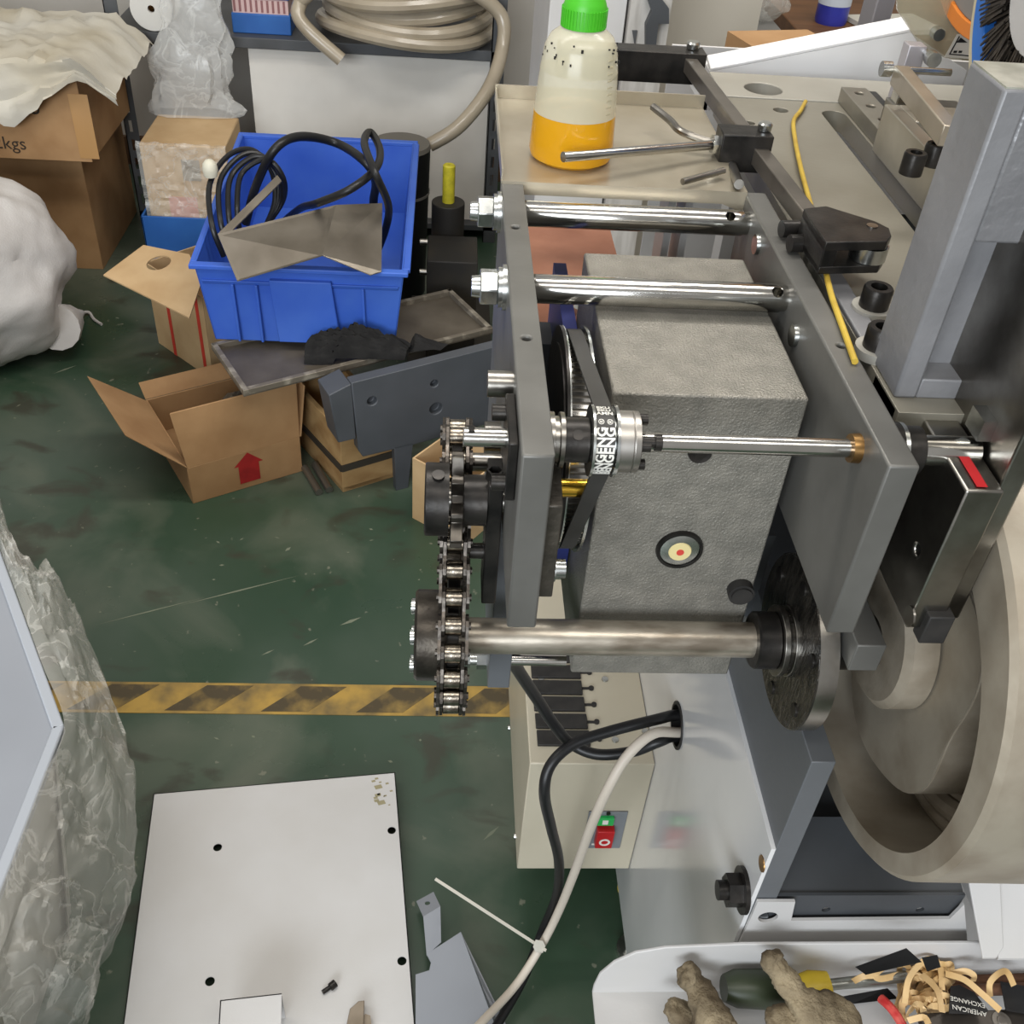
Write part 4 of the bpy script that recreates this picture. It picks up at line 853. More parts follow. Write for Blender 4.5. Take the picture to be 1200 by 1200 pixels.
# film-wrapped grey cabinet at left
ZC = .45
gc = thing('grey_cabinet', 'light grey metal cabinet with a rimmed top under plastic film', 'cabinet', (-.85, .85, 0))
pA, pB, pC = pz(0, 645, ZC), pz(75, 850, ZC), pz(0, 1045, ZC)
dA, dC = (pA - pB).normalized(), (pC - pB).normalized()
cA, cC = pB + dA * .75, pB + dC * .62; cD = cA + dC * .62
top = [pB, cA, Vector((-1.3, cA.y, ZC)), Vector((-1.3, cC.y, ZC)), cC]
build('top_sheet', MB().prism([p - Vector((0, 0, .004)) for p in top], (0, 0, -.003)), greylite_m, gc)
for i in range(5):
    p, q = top[i], top[(i + 1) % 5]; mid = sum(top, Vector()) / 5; inn = (mid - (p + q) / 2); inn = inn - (q - p).normalized() * inn.dot((q - p).normalized()); inn = inn.normalized() * .014
    build('top_rim', MB().prism([p, q, q + inn, p + inn], (0, 0, -.012)), mat('pale_blue_grey_paint', (160, 165, 172), .4), gc, bevel=.002)
    build('side_panel', MB().prism([p + inn - Vector((0, 0, .0125)), q + inn - Vector((0, 0, .0125)), q + inn * 6 - Vector((0, 0, ZC)), p + inn * 6 - Vector((0, 0, ZC))], inn * .1), mat('pale_body_paint', (172, 170, 160), .5, 0, (160, 158, 148), 3), gc)
# film: a loose sheet that falls from the rim, bulges outwards and drops to the floor
def film_sheet():
    inner = [pz(x_, y_, ZC) for x_, y_ in ((-60, 480), (-30, 563), (0, 645), (25, 713), (50, 782), (75, 850), (52, 910), (30, 967), (0, 1045), (-25, 1110), (-50, 1175))]
    outer = [pz(x_, y_, z_) for x_, y_, z_ in ((-40, 470, .42), (-12, 552, .42), (18, 640, .41), (62, 682, .38), (97, 730, .34), (149, 868, .28), (159, 960, .24), (153, 1048, .23), (118, 1108, .26), (104, 1178, .27), (20, 1225, .30))]
    nu, nv = 120, 44; mb = MB()
    A, B2 = spline(inner, 12), spline(outer, 12); m_ = len(A)
    for j in range(nv):
        t = j / (nv - 1)
        for i in range(nu):
            q = i / (nu - 1) * (m_ - 1); k = min(int(q), m_ - 2); f_ = q - k; a = A[k].lerp(A[k + 1], f_); b = B2[k].lerp(B2[k + 1], f_)
            if t < .62:
                w = t / .62; p = a.lerp(b, w); p.z += .035 * math.sin(w * PI); amp = .4 + .6 * w
            else:
                w = (t - .62) / .38; p = Vector((b.x - .05 * w, b.y + .03 * w, max(.003, b.z - .16 * w))); amp = 1 - .6 * w
            n1 = abs(MN.noise(Vector((i * .13, j * .10, 1.7)))) ; n2 = abs(MN.noise(Vector((i * .31 + j * .12, j * .27, 5.1)))); n3 = MN.noise(Vector((i * .7, j * .55, 9.3)))
            d = (.055 * n1 + .026 * n2 + .006 * n3) * amp - .012
            if t < .16: d = max(d, .003)
            out = (b - a); out.z = 0; out = out.normalized() if out.length > 1e-4 else Vector((1, 0, 0))
            p = p + out * d * .5; p.z = max(.003, p.z + d * .9 * (1 if t < .7 else .2)); mb.v.append(tuple(p))
    mb.f = [(j * nu + i, j * nu + i + 1, (j + 1) * nu + i + 1, (j + 1) * nu + i) for j in range(nv - 1) for i in range(nu - 1)]
    return mb
fo = build('plastic_film', film_sheet(), film_mat('draped_clear_film', .26, (230, 228, 220), 16, .16)); tag(fo, 'crumpled clear plastic film hanging around the grey cabinet', 'plastic film')

# ================================================================ background, left
def xf(o, yaw):
    c, s_ = math.cos(yaw), math.sin(yaw); o = Vector(o)
    return lambda x, y, z: o + Vector((x * c - y * s_, x * s_ + y * c, z))
def carton(label, o, yaw, w, d, h, m, flaps=(), open_top=True, group='cardboard cartons', th=.004):
    f = xf(o, yaw); t = thing('carton', label, 'carton', o, group)
    def panel(nm, a, b, c, e, nrm):
        n = f(*nrm) - f(0, 0, 0); return build(nm, MB().prism([f(*a), f(*b), f(*c), f(*e)], n * th), m, t, bevel=.001)
    panel('wall_panel', (0, 0, 0), (w, 0, 0), (w, 0, h), (0, 0, h), (0, 1, 0))
    panel('wall_panel', (0, d - th, 0), (w, d - th, 0), (w, d - th, h), (0, d - th, h), (0, 1, 0))
    panel('wall_panel', (0, th, 0), (0, d - th, 0), (0, d - th, h), (0, th, h), (1, 0, 0))
    panel('wall_panel', (w - th, th, 0), (w - th, d - th, 0), (w - th, d - th, h), (w - th, th, h), (1, 0, 0))
    panel('bottom_panel', (th, th, 0), (w - th, th, 0), (w - th, d - th, 0), (th, d - th, 0), (0, 0, 1))
    if not open_top:
        panel('lid_flap', (0, 0, h), (w, 0, h), (w, d / 2 - .001, h), (0, d / 2 - .001, h), (0, 0, 1)); panel('lid_flap', (0, d / 2 + .001, h), (w, d / 2 + .001, h), (w, d, h), (0, d, h), (0, 0, 1))
    for fl in flaps: build('flap', MB().prism([Vector(p) for p in fl[0]], Vector(fl[1])), fl[2] if len(fl) > 2 else m, t, bevel=.001)
    return t, f
# open carton with a red arrow
o1 = Vector((-.552, 1.80, 0)); yaw1 = math.atan2(.127, .222)
HC = .10
t1, f1 = carton('open cardboard carton with a red arrow print and raised flaps', o1, yaw1, .262, .30, HC, cardboard_m, th=.004)
build('flap', MB().prism([f1(0, 0, HC), f1(.262, 0, HC), f1(.272, .02, HC + .135), f1(-.012, .02, HC + .135)], (0, .004, 0)), cardboard_m, t1, bevel=.001)
build('flap', MB().prism([f1(.262, 0, HC), f1(.262, .16, HC), f1(.285, .14, HC + .12), f1(.288, .02, HC + .12)], (.004, 0, 0)), cardboard_m, t1, bevel=.001)
build('flap', MB().prism([f1(0, 0, HC), f1(0, .29, HC), f1(-.115, .30, HC + .095), f1(-.105, .04, HC + .095)], (0, 0, .004)), cardboard_m, t1, bevel=.001)
build('flap', MB().prism([f1(0, .30, HC), f1(.262, .30, HC), f1(.262, .345, HC + .02), f1(0, .345, HC + .02)], (0, .004, 0)), cardboardd_m, t1, bevel=.001)
ar = [(.112, .012), (.160, .012), (.160, .072), (.170, .072), (.136, .112), (.102, .072), (.112, .072)]
build('red_arrow_print', MB().prism([f1(a, -.0006, .006 + b * .82) for a, b in ar], (0, -.0004, 0)), mat('red_print', (168, 34, 32), .7, 0, (140, 26, 26), 30), t1, smooth=False)
def blob_cloth(name, label, c, rx, ry, rz, m, seed, cat='cloth', nu=40, nv=20, wr=.22, fr=2.2):
    mb = MB()
    for j in range(nv + 1):
        ph = -PI / 2 + PI * j / nv
        for i in range(nu):
            a = 2 * PI * i / nu; d = Vector((math.cos(a) * math.cos(ph), math.sin(a) * math.cos(ph), math.sin(ph)))
            k = 1 + wr * MN.noise(d * fr + Vector((seed, 0, 0))) + wr * .45 * (abs(MN.noise(d * fr * 2.7 + Vector((0, seed, 0)))))
            mb.v.append((c[0] + d.x * rx * k, c[1] + d.y * ry * k, max(c[2] - rz * .92, c[2] + d.z * rz * k)))
    mb.f = [(j * nu + i, j * nu + (i + 1) % nu, (j + 1) * nu + (i + 1) % nu, (j + 1) * nu + i) for j in range(nv) for i in range(nu)]
    o = build(name, mb, m); return tag(o, label, cat) if label else o
p = f1(.085, .15, .052); blob_cloth('black_rag', 'black rag stuffed in the open carton with the red arrow', p, .050, .056, .045, blackcloth_m, 1)
p = f1(.048, .050, .052); blob_cloth('white_rag', 'crumpled white rag inside the open carton with the red arrow', p, .028, .030, .045, cloth_m, 4)
p = f1(.198, .232, .052); blob_cloth('grey_rag', 'grey rag at the back of the open carton with the red arrow', p, .040, .040, .045, crude_m, 6)
# taller open carton with red stripes and a hand-hole flap
o2 = at(250, 446, 'z', 0); yaw2 = math.radians(20)
b2, a2 = at(250, 446, 'z', 0), at(186, 402, 'z', 0)
ed = (b2 - a2); yw2 = math.atan2(ed.y, ed.x)
t2, f2 = carton('open cardboard carton with red stripes and a hand-hole flap', a2, yw2, ed.length, .30, .24, cardboardl_m)
for s_ in (.30, .86):
    build('red_stripe', MB().prism([f2(ed.length * s_, -.0005, .0), f2(ed.length * s_ + .014, -.0005, .0), f2(ed.length * s_ + .014, -.0005, .238), f2(ed.length * s_, -.0005, .238)], (f2(0, -.0005, 0) - f2(0, 0, 0))), mat('orange_red_print', (196, 60, 44), .7), t2, smooth=False)
k0, k1 = f2(-.005, -.004, .238), f2(ed.length * .95, -.004, .238)
e0, e1 = at(121, 322, 'z', .30), at(165, 288, 'z', .33)
fa_, fb_, fc_ = at(121, 322, 'z', .30), at(222, 372, 'z', .27), at(168, 287, 'z', .32); fn_ = (fb_ - fa_).cross(fc_ - fa_).normalized()
def on_flap(px, py):
    r = ray(px, py); return EYE + r * ((fa_ - EYE).dot(fn_) / r.dot(fn_))
if fn_.z > 0: fn_ = -fn_
fl = build('flap', MB().prism([on_flap(*q) for q in ((121, 322), (222, 372), (236, 330), (222, 298), (168, 287))], fn_ * .004), cardboardl_m, t2, smooth=False)
hc = [on_flap(186 + 14 * math.cos(t) + 4 * math.sin(t), 308 - 5 * math.cos(t) + 7 * math.sin(t)) for t in [k * PI / 8 for k in range(16)]]
carve(fl, MB().prism([q - fn_ * .02 for q in hc], fn_ * .05))
# wrapped carton and crate behind
# dusty steel sheet tray
st = thing('steel_sheet_tray', 'dusty shallow steel tray lying across boxes under the blue bin', 'tray', (-.2, 2.05, .28))
ps = [at(285, 458, 'z', .30), at(578, 384, 'z', .30), at(536, 350, 'z', .30), at(247, 402, 'z', .30)]
ps[2] = ps[1] + (ps[3] - ps[0]) * 1.0
build('sheet', MB().prism([q - Vector((0, 0, .012)) for q in ps], (0, 0, -.003)), crude_m, st)
for i in range(4):
    p, q = ps[i], ps[(i + 1) % 4]; mid = sum(ps, Vector()) / 4; d = (q - p).normalized(); inn = mid - (p + q) / 2; inn = (inn - d * inn.dot(d)).normalized() * .012
    build('rim', MB().prism([p, q, q + inn, p + inn], (0, 0, -.014)), mat('chipped_rim', (112, 104, 92), .5, .3, (166, 158, 142), 30, .1, 60, detail=8, lo=.5, hi=.7), st, bevel=.001)
# blue bin
bnF = .0; bx_, by_, bz_ = -.527, 2.0, .3005
bn = thing('blue_bin', 'blue plastic storage bin full of cables and bent sheet metal', 'bin', (bx_ + .22, by_ + .32, bz_))
BW, BD, BH, TI = .44, .64, .19, .022
def bp3(x, y, z): # slight tilt up to the back
    return Vector((bx_ + x, by_ + y, bz_ + z + y * .06))
def bwall(nm, pts, vec): return build(nm, MB().prism([bp3(*p) for p in pts], vec), bluebin_m, bn, bevel=.002)
bwall('bin_wall', [(TI, 0.01, 0), (BW - TI, .01, 0), (BW, 0, BH), (0, 0, BH)], (0, .005, 0))
bwall('bin_wall', [(TI, BD - .01, 0), (BW - TI, BD - .01, 0), (BW, BD, BH), (0, BD, BH)], (0, -.005, 0))
bwall('bin_wall', [(TI, .01, 0), (TI, BD - .01, 0), (0, BD, BH), (0, 0, BH)], (.005, 0, 0))
bwall('bin_wall', [(BW - TI, .01, 0), (BW - TI, BD - .01, 0), (BW, BD, BH), (BW, 0, BH)], (-.005, 0, 0))
bwall('bin_floor', [(TI, .01, 0), (BW - TI, .01, 0), (BW - TI, BD - .01, 0), (TI, BD - .01, 0)], (0, 0, .005))
for (a, b, c, d) in (((-.008, -.012, BH), (BW + .008, -.012, BH), (BW + .008, .006, BH), (-.008, .006, BH)), ((-.008, BD - .006, BH), (BW + .008, BD - .006, BH), (BW + .008, BD + .012, BH), (-.008, BD + .012, BH)), ((-.008, .006, BH), (.006, .006, BH), (.006, BD - .006, BH), (-.008, BD - .006, BH)), ((BW - .006, .006, BH), (BW + .012, .006, BH), (BW + .012, BD - .006, BH), (BW - .006, BD - .006, BH))):
    bwall('bin_rim', [a, b, c, d], (0, 0, -.010))
bwall('bin_ridge', [(.012, -.004, BH - .038), (BW - .012, -.004, BH - .038), (BW - .014, -.0, BH - .048), (.014, -.0, BH - .048)], (0, .008, 0))
bwall('label_plate', [(.165, -.010, .012), (.30, -.010, .012), (.285, -.010, BH - .03), (.155, -.010, BH - .03)], (0, .014, 0))
for x_ in (.075, .125, .35): bwall('bin_rib', [(x_, -.004, .005), (x_ + .006, -.004, .005), (x_ + .004, -.006, BH - .045), (x_ - .002, -.006, BH - .045)], (0, .012, 0))
# things in the bin
ms_ = thing('bent_metal_sheet', 'bent steel sheet with a sharp fold lying in the blue bin', 'sheet metal', bp3(.2, .2, .15))
ZB_ = .50
s1 = [at(255, 272, 'z', .56), at(277, 329, 'z', .50), at(378, 298, 'z', .535), at(395, 238, 'z', .585), at(310, 213, 'z', .60)]
build('sheet_wing', MB().prism([at(255, 274, 'z', .55), at(278, 329, 'z', .495), at(378, 299, 'z', .54), at(394, 240, 'z', .57)], (0, 0, -.002)), mat('grey_sheet_metal', (150, 142, 130), .38, .8, (124, 116, 104), 8, .05, 50), ms_, smooth=False)
build('sheet_wing', MB().prism([at(378, 299, 'z', .54), at(434, 322, 'z', .495), at(447, 318, 'z', .495), at(448, 238, 'z', .56), at(394, 240, 'z', .57)], (0, 0, -.002)), MATS['grey_sheet_metal'], ms_, smooth=False)
build('sheet_lip', MB().prism([at(255, 274, 'z', .55), at(325, 205, 'z', .60), at(330, 212, 'z', .59), at(262, 280, 'z', .54)], (0, 0, -.003)), MATS['grey_sheet_metal'], ms_, smooth=False)
def zc(px, py, z): return at(px, py, 'z', z)
o = build('cable_loop', MB().tube([zc(288, 262, .45), zc(300, 218, .545), zc(322, 175, .64), zc(352, 160, .65), zc(395, 168, .62), zc(428, 190, .62), zc(440, 212, .57), zc(438, 232, .52), zc(436, 250, .48), zc(425, 285, .40), zc(400, 300, .34)], .010, n=12, smooth=7), cable_m); tag(o, 'thick black cable arching out of the blue bin', 'cable')
o = build('cable_loop', MB().tube([zc(330, 262, .40), zc(352, 244, .50), zc(372, 238, .58), zc(410, 222, .635), zc(440, 198, .65), zc(445, 175, .655), zc(434, 155, .66), zc(427, 168, .675), zc(440, 204, .66), zc(455, 240, .57), zc(452, 268, .50), zc(440, 300, .40)], .0085, n=12, smooth=7), cable_m); tag(o, 'black cable hooked over the rim of the blue bin', 'cable')
bf = thing('extension_cord', 'coiled black extension cord with a white plug over the left rim of the blue bin', 'cord', bp3(.06, .35, .05))
for k in range(4):
    build('cord_turn', MB().tube([zc(262 + 7 * k, 300 - 6 * k, .46), zc(248 + 10 * k, 262 - 5 * k, .53), zc(246 + 12 * k, 215 - 3 * k, .57), zc(268 + 12 * k, 182 + 2 * k, .60), zc(296 + 8 * k, 176 + 5 * k, .60), zc(318 + 5 * k, 200 + 4 * k, .56), zc(322 + 3 * k, 236, .50), zc(310, 268, .44)], .0062, n=10, smooth=6), cable_m, bf)
c = zc(246, 197, .60)
build('white_plug', MB().lathe([(-.020, .004), (-.018, .014), (-.004, .017), (.010, .015), (.018, .008), (.02, .001)], (c.x, c.y, c.z), 'z', n=20), mat('cream_plug', (206, 202, 184), .5), bf)
# black cloth on the tray
def drape():
    mb = MB(); n = 44; e = (ps[1] - ps[0]).normalized(); side = Vector((-e.y, e.x, 0))
    for j in range(n):
        for i in range(n):
            u, v = i / (n - 1), j / (n - 1)
            bk_p, fr_p = zc(366 + 160 * u, 378 + 22 * u, .31), zc(366 + 160 * u - 10, 384 + 22 * u + (38 - 34 * u ** 1.3), .30)
            if bk_p.y > 1.976 and bk_p.x < -.065: bk_p.y = 1.976
            if fr_p.y > bk_p.y - .03: fr_p.y = bk_p.y - .03
            p = bk_p.lerp(fr_p, v)
            f = math.sin(min(1, u * 1.02 + .03) ** .55 * PI) * (math.sin(v * PI) ** .6 * .75 + .4 * max(0, 1 - v * 1.4))
            h = .078 * f + .03 * f * (MN.noise(Vector((u * 9, v * 7, 4))) + .6 * MN.noise(Vector((u * 22, v * 17, 9))))
            base = .3035 if abs((p - ps[0]).dot(side)) < .03 or (p - ps[0]).dot(side) < .0 else .2895
            mb.v.append((p.x, p.y, base + max(0, h)))
    mb.f = [(j * n + i, j * n + i + 1, (j + 1) * n + i + 1, (j + 1) * n + i) for j in range(n - 1) for i in range(n - 1)]
    return mb
tag(build('black_cloth', drape(), blackcloth_m, base=True), 'crumpled black cloth lying on the dusty steel tray', 'cloth')
# blue-grey machine part with holes and a leg
gp = thing('grey_machine_part', 'blue-grey painted plate bracket with holes under the steel tray', 'machine part', at(465, 585, 'z', 0))
pa, pb = at(462, 585, 'z', 0), at(487, 580, 'z', 0)
dY = pa.y + .02
dirx = Vector((.28, .13, 0)).normalized(); Q = Vector((at(413, 440, 'y', dY).x, dY - .03, 0))
def gq(s_, z): return Q + dirx * s_ + Vector((0, 0, z))
gface = build('face_plate', MB().prism([gq(0, .318), gq(.36, .335), gq(.36, .13), gq(.145, .12), gq(.02, .12), gq(.01, .14)], (-.012, .025, 0)), greymach_m, gp, bevel=.002)
build('leg', MB().prism([gq(.095, .125), gq(.14, .125), gq(.128, 0), gq(.098, 0)], (-.008, .018, 0)), greymach_m, gp, bevel=.001)
build('back_plate', MB().prism([gq(-.05, .30), gq(0, .316), gq(.006, .1735), gq(-.035, .1735)], (-.03, .06, 0)), greymach_m, gp, bevel=.002)
for (s_, z, r) in ((.045, .262, .011), (.19, .272, .009), (.195, .205, .015)):
    c = gq(s_, z); nrm = Vector((dirx.y, -dirx.x, 0)); carve(gface, bore(c, -nrm, r, .016))
# wooden crate
wc = thing('wooden_crate', 'small pale wooden crate with a dark band beneath the grey machine part', 'crate', at(402, 577, 'z', 0))
w0, w1, w2 = at(402, 577, 'z', 0), at(458, 560, 'z', 0), at(360, 530, 'z', 0)
v1, v2 = (w1 - w0) * 1.15, (w2 - w0) * 1.3
for k, (z0, z1) in enumerate(((0, .062), (.075, .17))):
    for (a, v) in ((w0, v1), (w0, v2), (w0 + v2, v1), (w0 + v1, v2)):
        mid = w0 + (v1 + v2) / 2; inn = (mid - (a + v / 2)); inn -= v.normalized() * inn.dot(v.normalized()); inn = inn.normalized() * .012
        build('plank', MB().prism([a + Vector((0, 0, z0)), a + v + Vector((0, 0, z0)), a + v + inn + Vector((0, 0, z0)), a + inn + Vector((0, 0, z0))], (0, 0, z1 - z0)), wood_m, wc, bevel=.001)
for (a, v) in ((w0, v1), (w0, v2)):
    nrm = Vector((v.y, -v.x, 0)).normalized(); mid = w0 + (v1 + v2) / 2
    if nrm.dot(mid - a) > 0: nrm = -nrm
    build('dark_band', MB().prism([a + nrm * .003 + Vector((0, 0, .060)), a + v + nrm * .003 + Vector((0, 0, .060)), a + v - nrm * .01 + Vector((0, 0, .060)), a - nrm * .01 + Vector((0, 0, .060))], (0, 0, .018)), mat('dark_strap', (60, 54, 46), .6), wc)
build('crate_floor', MB().prism([w0 + Vector((0, 0, .002)), w0 + v1 + Vector((0, 0, .002)), w0 + v1 + v2 + Vector((0, 0, .002)), w0 + v2 + Vector((0, 0, .002))], (0, 0, .01)), wood_m, wc)
# steel tubes on the floor
for (x0_, y0_, x1_, y1_, lb) in ((357, 548, 374, 577, 'thin steel tube on the floor close to the red-arrow carton'), (369, 544, 386, 574, 'thin steel tube on the floor close to the wooden crate')):
    tag(build('steel_tube', MB().cyl(zc(x0_, y0_, .009), zc(x1_, y1_, .009), .0085, n=16), mat('dull_tube_steel', (128, 124, 116), .4, .8)), lb, 'tube', 'steel tubes on the floor')
# small carton behind the chain
a3, b3 = at(487, 606, 'z', 0), at(535, 645, 'z', 0)
o3 = at(528, 645, 'z', 0)
t3, f3 = carton('small open carton standing on the floor behind the chain', at(483, 607, 'z', 0), math.radians(-38), .15, .145, .17, cardboardl_m)
p = f3(.07, .07, .05); blob_cloth('black_scrap', 'black scrap lying in the small open carton behind the chain', p, .035, .05, .04, blackcloth_m, 8, 'rag')
# white sack
blob_cloth('white_sack', 'bulging white woven sack standing on the floor by the cartons', (-1.235, 2.42, .235), .27, .24, .255, sack_m, 11, 'sack', 80, 44, .15, 2.0)
sk_ = bpy.data.objects['white_sack']
build('sack_corner', MB().tube([zc(66, 384, .10), zc(78, 376, .07), zc(86, 371, .045), zc(95, 367, .02)], [.06, .055, .045, .035, .028, .022, .016, .012, .010], n=14, smooth=4), sack_m, sk_)
build('string', MB().tube([zc(94, 367, .02), zc(104, 366, .006), zc(110, 374, .004), zc(119, 380, .004)], .0042, n=8, smooth=5), sack_m, sk_)
# stacked cartons
xl = at(112, 188, 'y', 2.75)
t4, f4 = carton('tall brown carton on the floor under the printed carton', (-1.62, 2.90, 0), 0, .585, .42, .372, cardboardd_m, open_top=False)
t5, f5 = carton('brown carton printed 24/CS stacked on the lower carton', (-1.62, 2.78, .380), 0, at(108, 188, 'y', 2.78).x + 1.62, .41, .25, cardboard_m, open_top=False)
c = at(16, 124, 'y', 2.78); build('carton_print', remap(text_mb('24/CS', .062), frame((c.x - .01, 2.7795, c.z), (1, 0, 0), (0, 0, 1))), mat('black_ink', (52, 42, 32), .8), t5, smooth=False)
c = at(8, 168, 'y', 2.78); build('carton_print', remap(text_mb('1.2kgs', .048), frame((c.x - .01, 2.7795, c.z), (1, 0, 0), (0, 0, 1))), MATS['black_ink'], t5, smooth=False)
c = at(92, 140, 'y', 2.78); build('packing_tape', MB().box(c.x - .015, c.x + .035, 2.7788, 2.7798, .39, .56), mat('brown_packing_tape', (176, 136, 88), .2, coat=.6), t5, smooth=False)
# dirty white cloth over the carton
def cloth_over():
    mb = MB(); n = 40; z0 = .638
    L0, L1 = -1.75, -.855
    for j in range(n):
        for i in range(n):
            u, v = i / (n - 1), j / (n - 1)
            x = L0 + (L1 - L0) * u; y = 3.17 - .59 * v
            hang = .155 * max(0, 1 - abs(u - .675) / .24) + .03
            over = max(0, 2.765 - y); yy = max(y, 2.765 - .01) if y < 2.765 else y
            z = z0 - (over / .185) * hang if over > 0 else z0
            side = max(0, x - (xr5 + .01)); z -= side * .75
            w = .03 * MN.noise(Vector((u * 7, v * 6, 2))) + .018 * MN.noise(Vector((u * 22, v * 9, 5))) + .012 * MN.noise(Vector((u * 45, v * 14, 8)))
            mb.v.append((x, yy - (.012 + abs(w) * .8 if over > 0 else 0), z + abs(w) + .012))
    mb.f = [(j * n + i, j * n + i + 1, (j + 1) * n + i + 1, (j + 1) * n + i) for j in range(n - 1) for i in range(n - 1)]
    return mb
xr5 = at(108, 188, 'y', 2.78).x
tag(build('white_dust_cloth', cloth_over(), cloth_m), 'stained off-white cloth draped over the printed carton', 'cloth')
# shelf rack
rk = thing('shelf_rack', 'grey steel shelf rack standing against the white wall', 'shelf', (-.4, 3.35, 0))
build('shelf_board', MB().box(-.99, .16, 3.20, 3.66, .575, .605), shelf_m, rk, bevel=.002)
build('shelf_board', MB().box(-.99, .16, 3.20, 3.66, .04, .06), shelf_m, rk, bevel=.002)
for (x_, y_) in ((-.99, 3.20), (.12, 3.20), (-.99, 3.63), (.12, 3.63)):
    up_ = build('upright', MB().box(x_, x_ + .04, y_, y_ + .003, 0, 1.2).box(x_, x_ + .003, y_, y_ + .035, 0, 1.2), shelf_m, rk)
    if y_ < 3.3:
        sm_ = MB()
        for k in range(9): sm_.box(x_ + .014, x_ + .024, y_ - .01, y_ + .01, .08 + k * .058, .115 + k * .058)
        carve(up_, sm_)
# things on the shelf
hc_ = thing('hose_coil', 'coiled beige plastic hose lying on the shelf', 'hose', (-.22, 3.38, .605))
for k in range(7):
    pts = []
    for i in range(49):
        a = 2 * PI * i / 48; r = 1 - .055 * (k % 3)
        pts.append(Vector((-.135 + .255 * r * math.cos(a) + .01 * math.sin(k), 3.34 +   .235 * r * math.sin(a), .640 + .033 * k + .012 * math.sin(a * 2 + k))))
    build('coil_turn', MB().tube(pts, .0195, n=10), hose_m, hc_)
build('hose_tail', MB().tube([Vector((-.02, 3.13, .79)), Vector((.06, 3.14, .775)), at(588, 20, 'y', 3.14), at(588, 60, 'y', 3.10), at(572, 105, 'y', 3.0), at(538, 148, 'y', 2.92), at(503, 170, 'y', 2.90)], .0200, n=12, smooth=8), hose_m, hc_)
build('hose_end', MB().tube([Vector((-.33, 3.20, .80)), at(362, -8, 'y', 3.16), at(352, 3, 'y', 3.16), at(350, 20, 'y', 3.14), at(368, 42, 'y', 3.12), at(400, 70, 'y', 3.11)], .0200, n=12, smooth=8), hose_m, hc_)
bb_ = thing('blue_tray_stack', 'stack of blue plastic trays with pink striped strip on the shelf', 'trays', (-.53, 3.30, .605))
for (z0, z1) in ((.605, .66), (.70, .76)): build('blue_tray', MB().box(-.64, -.47, 3.24, 3.45, z0, z1), blueshade_m, bb_, bevel=.003)
build('pink_strip', MB().box(-.635, -.475, 3.245, 3.44, .66, .70), mat('pale_pink', (206, 176, 172), .6), bb_)
for k in range(10): build('dark_rib', MB().box(-.632 + k * .0158, -.626 + k * .0158, 3.243, 3.245, .664, .696), mat('rose_brown', (140, 96, 96), .6), bb_)
sp_ = thing('white_spool', 'white plastic spool with a centre hole standing on the shelf edge', 'spool', (-.87, 3.25, .605))
c = at(178, 14, 'y', 3.21); c.z = .605 + .061
spf = build('spool_flange', MB().lathe([(3.205, .001), (3.205, .059), (3.213, .061), (3.218, .001)], (c.x, 0, c.z), 'y', n=40), mat('white_plastic', (208, 206, 200), .4), sp_)
spc = build('spool_core', MB().cyl((c.x, 3.215, c.z), (c.x, 3.30, c.z), .045, n=28), brass_m, sp_)
build('spool_flange', MB().lathe([(3.30, .001), (3.30, .061), (3.308, .061), (3.308, .001)], (c.x, 0, c.z), 'y', n=40), MATS['white_plastic'], sp_)
carve(spf, MB().cyl((c.x, 3.19, c.z), (c.x, 3.225, c.z), .010, n=20)); carve(spc, MB().cyl((c.x, 3.20, c.z), (c.x, 3.27, c.z), .010, n=20))
# hanging plastic bag
def bag():
    mb = MB(); n, m_ = 28, 26
    for j in range(m_):
        t = j / (m_ - 1); z = .80 - .397 * t; w = .06 + .065 * t ** .7
        for i in range(n):
            a = 2 * PI * i / n; k = 1 + .35 * MN.noise(Vector((math.cos(a) * 1.5, math.sin(a) * 1.5, t * 4))) + .2 * MN.noise(Vector((math.cos(a) * 4, math.sin(a) * 4, t * 9)))
            mb.v.append((at(238, 50, 'y', 3.13).x - .06 * t + w * k * math.cos(a), 3.13 + w * .4 * k * math.sin(a), z))
    mb.f = [(j * n + i, j * n + (i + 1) % n, (j + 1) * n + (i + 1) % n, (j + 1) * n + i) for j in range(m_ - 1) for i in range(n)]
    return mb
bag_m = film_mat('clear_bag_plastic', .34, (232, 232, 228), 12, .16)
tag(build('clear_plastic_bag', bag(), bag_m), 'crumpled clear plastic bag hanging over the shelf edge', 'bag')
# film-wrapped carton in a blue crate below the shelf
bcx = thing('blue_crate', 'blue plastic crate under the shelf holding a wrapped carton', 'crate', (-.73, 2.95, 0))
X0, X1, Y0, Y1 = at(165, 255, 'y', 2.85).x, at(262, 255, 'y', 2.85).x + .05, 2.85, 3.16
for bxx in ((X0, X1, Y0, Y0 + .006), (X0, X1, Y1 - .006, Y1), (X0, X0 + .006, Y0, Y1), (X1 - .006, X1, Y0, Y1)):
    build('crate_wall', MB().box(*bxx, 0, .20), blueshade_m, bcx, bevel=.002)
build('crate_floor', MB().box(X0, X1, Y0, Y1, 0, .008), blueshade_m, bcx)
wr_ = thing('wrapped_carton', 'film-wrapped carton standing in the blue crate under the shelf', 'carton', (-.73, 2.98, .01), 'cardboard cartons')
build('carton_body', MB().box(X0 + .02, X1 - .03, Y0 + .03, Y1 - .04, .009, .40), cardboardl_m, wr_, bevel=.004)
build('carton_label', MB().box(X0 + .13, X0 + .18, Y0 + .0285, Y0 + .03, .30, .36), mat('grey_label', (150, 138, 120), .6), wr_)
build('pink_print', MB().box(X0 + .08, X0 + .16, Y0 + .0285, Y0 + .03, .14, .25), mat('faded_pink', (206, 150, 132), .7), wr_)
wf = MB(); n_ = 30
